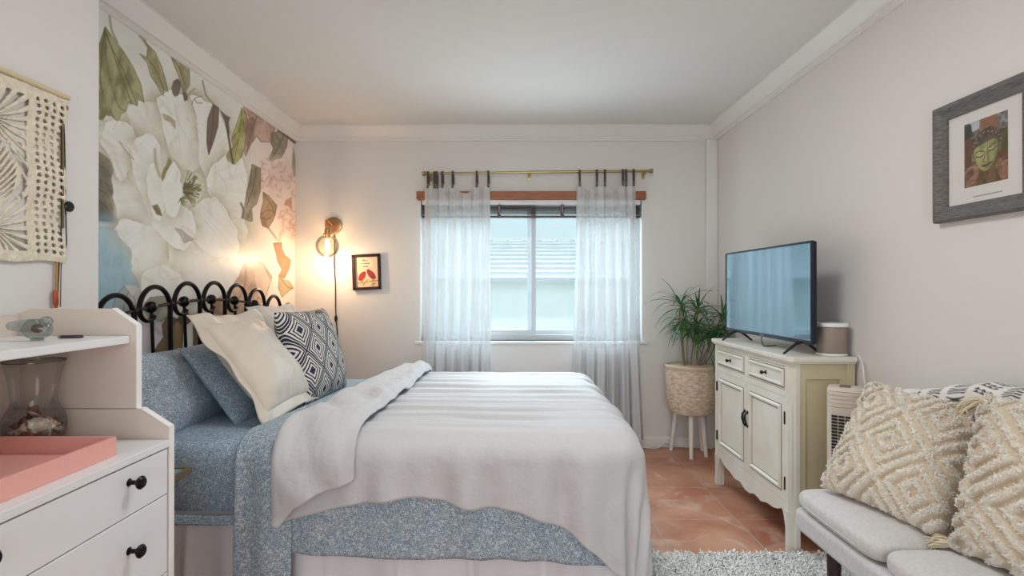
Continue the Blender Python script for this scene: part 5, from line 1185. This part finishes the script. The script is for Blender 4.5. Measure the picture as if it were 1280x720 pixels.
# ------------------------------------------------------------------ sofa
M_sofa = mat('oatmeal_upholstery', (214,209,206), .9, bump=.3, bscale=300, bdist=.001, var=(204,199,196), vscale=90, sheen=.2)
SX0, SX1, SY0, SY1 = 1.035, XR-.03, .58, 1.965
so_ = thing('sofa', 'oatmeal fabric sofa with loose seat cushions along the right wall', 'sofa', ((SX0+SX1)/2, 1.27, 0))
def cushion_mb(lo, hi, r, crown=.012, e=5.0):
    # soft rounded box
    c = [(a+b)/2 for a, b in zip(lo, hi)]; h = [(b-a)/2 for a, b in zip(lo, hi)]
    n, m_ = 64, 24; vs = []
    for i in range(m_+1):
        f = -math.pi/2+math.pi*i/m_
        for k in range(n):
            a = 2*math.pi*k/n; cf, sf, ca, sa = math.cos(f), math.sin(f), math.cos(a), math.sin(a)
            sp3 = lambda x, p: math.copysign(abs(x)**p, x)
            x = sp3(ca, .28)*sp3(cf, .45); y = sp3(sa, .28)*sp3(cf, .45); z = sp3(sf, .62)
            zz2 = h[2]*z*(1+.18*(1-min(1, x*x+y*y)))
            vs.append((c[0]+h[0]*x, c[1]+h[1]*y, c[2]+zz2))
    return MB().add(vs, [(i*n+k, i*n+(k+1) % n, (i+1)*n+(k+1) % n, (i+1)*n+k) for i in range(m_) for k in range(n)])
fr2 = MB().box((SX0+.005, SY0, .315), (SX1, SY1-.005, .398)).build('base_frame', M_sofa, so_, smooth=0, bevel=.02, segs=4)
cw = .455
for k in range(3):
    y1 = SY1-cw*k; y0 = max(y1-cw+.004, SY0)
    cu = cushion_mb((SX0, y0, .392), (1.40, y1, .478), .03).build('seat_cushion', M_sofa, so_, smooth=180)
    pp = [(SX0+.003+.0*a, y, .432) for a, y in ((0, y) for y in np.linspace(y0+.03, y1-.03, 12))]
    MB().tube([(SX0+.001, y, .425) for y in np.linspace(y0+.08, y1-.08, 12)], .0022, 6).build('piping', M_sofa, cu)
MB().box((1.395, SY0, .392), (SX1, SY1-.01, .80)).build('backrest', M_sofa, so_, smooth=0, bevel=.035, segs=4)
M_leg2 = mat('dark_walnut', (44,24,26), .4, var=(60,34,32), vscale=20)
for (x, y) in ((SX0+.03, 1.755), (SX0+.03, SY0+.12), (SX1-.05, 1.755), (SX1-.05, SY0+.12)): MB().lathe([(.014, 0), (.022, .30), (.022, .318)], (x, y, 0), 16).build('leg', M_leg2, so_)
# patterned throw over the sofa back
ty = np.linspace(.62, 1.93, 260); ts = np.linspace(0, 1, 110); TY, TS = np.meshgrid(ty, ts, indexing='ij')
prof = np.array([(1.375, .52), (1.378, .70), (1.383, .79), (1.40, .822), (1.44, .832), (1.48, .830), (1.512, .815), (1.518, .74), (1.518, .62)]); pp = spl([tuple(x) for x in prof], 12)
ss = np.linspace(0, 1, len(pp)); PXx = np.interp(TS, ss, pp[:, 0]); PZz = np.interp(TS, ss, pp[:, 1])
rise = sstep(1.95, 1.55, TY)*.085+.02*np.exp(-((TY-1.43)/.04)**2); topm = sstep(.70, .80, PZz)
PZz = PZz+topm*(rise+.016*(fbm(TY*9, TS*3, 31)-.5)+.004*np.sin(TY*60)); PXx = PXx-(TS < .35)*(.0)+.006*(fbm(TY*8, TS*6, 33)-.5)-.004
PXx = np.minimum(PXx, XR-.008)
tw = Paint(TY*100, TS*62, (232,228,222))
K = (44,42,46)
def mark_row(y0, kind):
    for j, s0 in enumerate(np.arange(4, 62, 7)):
        if kind == 0:
            for q in (0, 2.2, 4.4): tw.line([(y0-2.6, s0+q), (y0, s0+q+2.4), (y0+2.6, s0+q)], K, .55, .95, smooth=False)
        elif kind == 1:
            for q in (0, 2.4): 
                for c in (-2, 0, 2): tw.poly([(y0+c-1, s0+q), (y0+c+1, s0+q), (y0+c, s0+q+2)], K, K, soft=.3)
        else:
            for q in (0, 1.6, 3.2): tw.line([(y0-3, s0+q), (y0-1, s0+q+1), (y0+1, s0+q+1), (y0+3, s0+q)], K, .5, .95)
            tw.line([(y0-3, s0+5), (y0+3, s0+5)], K, .4, .9)
for i, y0 in enumerate(np.arange(66, 192, 9.0)): mark_row(y0, (0, 1, 2)[i % 3])
g = MB().grid(np.stack([PXx, TY, PZz], -1)); g.col = lin(np.clip(tw.c, 0, 255)).reshape(-1, 3)
tag(g.build('throw_blanket', mat('woven_throw', (230,226,220), .9, vcol=True, bump=.4, bscale=200, bdist=.002), smooth=180, recalc=False, thick=.006), 'white throw with black tribal marks draped over the sofa back', 'blanket')

# tufted cushions
def tufted(w, h, t, seed, ku, kv, ou, ov, n=190):
    def ridge(U, V):
        wu = U+.03*(fbm(U*3+4, V*3, seed)-.5); wv = V+.03*(fbm(U*3, V*3+7, seed+1)-.5)
        a = np.abs((wu*ku+ou) % 1-.5); c = np.abs((wv*kv+ov) % 1-.5); s = a+c
        r = np.zeros_like(U)
        for (q, wd) in ((.13, .045), (.50, .05), (.315, .045), (.70, .045), (.88, .05)): r = np.maximum(r, np.exp(-((s-q)/wd)**4))
        return r
    U, V, X, Y, f, nz = pillow_grid(w, h, t, n, seed=seed, p=2.8, pinch=.06, wr=.010)
    r = ridge(U, V)*np.minimum(1, f*4+.25); hi = fbm(X*150, Y*150, seed+5, 2); hi2 = fbm(X*330, Y*330, seed+6, 2)
    d = r*(.007+.014*np.clip(hi*1.6-.25, 0, 1)+.006*(hi2-.4))+.0015*(hi2-.5)
    Zt = t/2*f+nz*np.minimum(f*2, 1); Zb = -t/2*f+nz*.5*f
    Xo = X*(1+.03*r*np.abs(U)**8*hi); Yo = Y*(1+.03*r*np.abs(V)**8*hi)
    g = MB().grid(np.stack([Xo+.012*r*(hi2-.5), Yo+.012*r*(hi-.5), Zt+d], -1)).grid(np.stack([Xo, Yo, Zb-d*.5], -1), flip=True)
    base = np.array((216,199,174.)); tuft = np.array((244,236,222.)); k = np.clip(r*(.45+hi*.9), 0, 1)[..., None]
    c = base*(1-k)+tuft*k; g.col = np.concatenate([lin(c).reshape(-1, 3)]*2)
    fz = MB(); q = random.Random(seed); Pt = np.stack([X, Y, Zt+d], -1); cand = np.argwhere(r > .45)
    for ii in q.sample(range(len(cand)), min(len(cand), 9000)):
        i, j = cand[ii]; p = Vector(Pt[i, j]); a = q.uniform(0, 6.28); L = q.uniform(.006, .013)
        nrm = Vector((U[i, j]**3*.8, V[i, j]**3*.8, 1)).normalized(); t = (Vector((math.cos(a), math.sin(a), 0))+nrm*q.uniform(.3, 1.1)).normalized(); sd = t.cross(nrm); sd = (sd.normalized() if sd.length > 1e-4 else Vector((1, 0, 0)))*q.uniform(.0008, .0016)
        m_ = p+t*L*.6; e_ = p+t*L*.9-nrm*L*.3
        fz.add([p-sd, p+sd, m_+sd*1.1, m_-sd*1.1, e_+sd*.6, e_-sd*.6], [(0, 1, 2, 3), (3, 2, 4, 5)])
    fz.col = np.tile(lin(tuft), (len(fz.v), 1))*np.repeat(.8+.2*np.random.RandomState(seed).rand(len(fz.v)//6), 6)[:, None]
    return g, fz
M_tuft = mat('tufted_cotton', (226,210,186), .95, vcol=True, bump=.5, bscale=260, bdist=.003, sheen=.3)
M_tas = mat('tassel_cotton', (224,208,180), .95, bump=.4, bscale=300)
def tassel(parent, at, dirv, L, seed):
    r = random.Random(seed); G_ = Vector((0, -1, -.4)); d = Vector(dirv).normalized(); u = d.orthogonal().normalized(); w = d.cross(u); mb = MB(); at = Vector(at)
    mb.ball(at+d*.012, (.014, .014, .014), 12, 8)
    for k in range(80):
        a = r.uniform(0, 6.28); q = r.uniform(.2, 1); o1 = (u*math.cos(a)+w*math.sin(a))
        p = [at+d*.012+o1*.008*q, at+d*(.012+L*.35)+o1*.017*q, at+d*(.012+L*.7)+o1*(.020*q)+u*r.uniform(-.006, .006)+G_*.006, at+d*(.012+L*r.uniform(.65, 1.1))+o1*(.018*q)+w*r.uniform(-.010, .010)+G_*.014]
        mb.tube(spl(p, 3), r.uniform(.0012, .002), 5)
    return mb.build('tassel', M_tas, parent, smooth=180, local=True)
def quad_frame(bl, br, tl):
    bl, br, tl = Vector(bl), Vector(br), Vector(tl); return (br-bl), (tl-bl)
g_, fz_ = tufted(.40, .43, .17, 41, .84, .84, .0, .0); S1 = g_.build('cushion', M_tuft, smooth=180, local=True, recalc=False); fz_.build('tufting', M_tuft, S1, smooth=180, local=True, recalc=False)
place(S1, (1.28, 1.735, .665), (.22, -.62, -.03), (.26, .06, .42)); tag(S1, 'cream cushion with tufted diamonds at the far end of the sofa', 'cushion', 'tufted cushions on the sofa')
g_, fz_ = tufted(.52, .44, .17, 47, .84, .84, .2, .25); S2 = g_.build('cushion', M_tuft, smooth=180, local=True, recalc=False); fz_.build('tufting', M_tuft, S2, smooth=180, local=True, recalc=False)
place(S2, (1.325, 1.225, .695), (.10, -.5, .0), (.12, .02, .44)); tag(S2, 'cream tufted cushion with corner tassels, nearest on the sofa', 'cushion', 'tufted cushions on the sofa')
for (sx2, sy2, dv) in ((-1, -1, (-1, -.25, .15)), (-1, 1, (-.8, -.5, .35)), (1, -1, (1, -.3, .1)), (1, 1, (.8, .6, 0))): tassel(S2, (sx2*.245, sy2*.205, 0), dv, .06, 5+sx2*2+sy2)

# ------------------------------------------------------------------ shag rug
rg = MB().box((.30, .75, .001), (1.42, 2.325, .010)).build('rug', mat('rug_backing', (214,212,204), .95), smooth=0); tag(rg, 'shaggy pale grey rug on the tiles between the bed and the sofa', 'rug')
pile = MB(); rr2 = random.Random(4); cols = []
def blade(x, y, a, L, w, lean_):
    d = Vector((math.cos(a), math.sin(a), 0)); s = Vector((-d.y, d.x, 0))
    p = [Vector((x, y, .009)), Vector((x, y, .009))+d*lean_*.35*L+Vector((0, 0, L*.55)), Vector((x, y, .009))+d*lean_*.8*L+Vector((0, 0, L*.72)), Vector((x, y, .009))+d*lean_*1.2*L+Vector((0, 0, L*.55))]
    vs = []
    for i, q in enumerate(p): ww = w*(1, 1.1, 1, .35)[i]; vs += [q-s*ww, q+s*ww]
    pile.add(vs, [(i*2, i*2+1, i*2+3, i*2+2) for i in range(3)])
    c = rr2.uniform(.88, 1.0); base = (250, 248, 242) if rr2.random() < .75 else (222, 222, 216); cols.extend([[b*c for b in base]]*8)
def tufts(x0, x1, y0, y1, n, k):
    for _ in range(n):
        x, y = rr2.uniform(x0, x1), rr2.uniform(y0, y1); a0 = rr2.uniform(0, 6.28)
        for j in range(k): blade(x+rr2.uniform(-.009, .009), y+rr2.uniform(-.009, .009), a0+rr2.uniform(-.7, .7), rr2.uniform(.030, .050), rr2.uniform(.0016, .003), rr2.uniform(.3, 1.0))
tufts(.31, 1.41, 1.85, 2.325, 3600, 7); tufts(.31, 1.41, .76, 1.85, 2600, 5)
pile.col = lin(np.array(cols))
po_ = pile.build('pile', mat('shag_pile', (220,220,210), .95, vcol=True), rg, smooth=180, recalc=False); po_['kind'] = 'stuff'
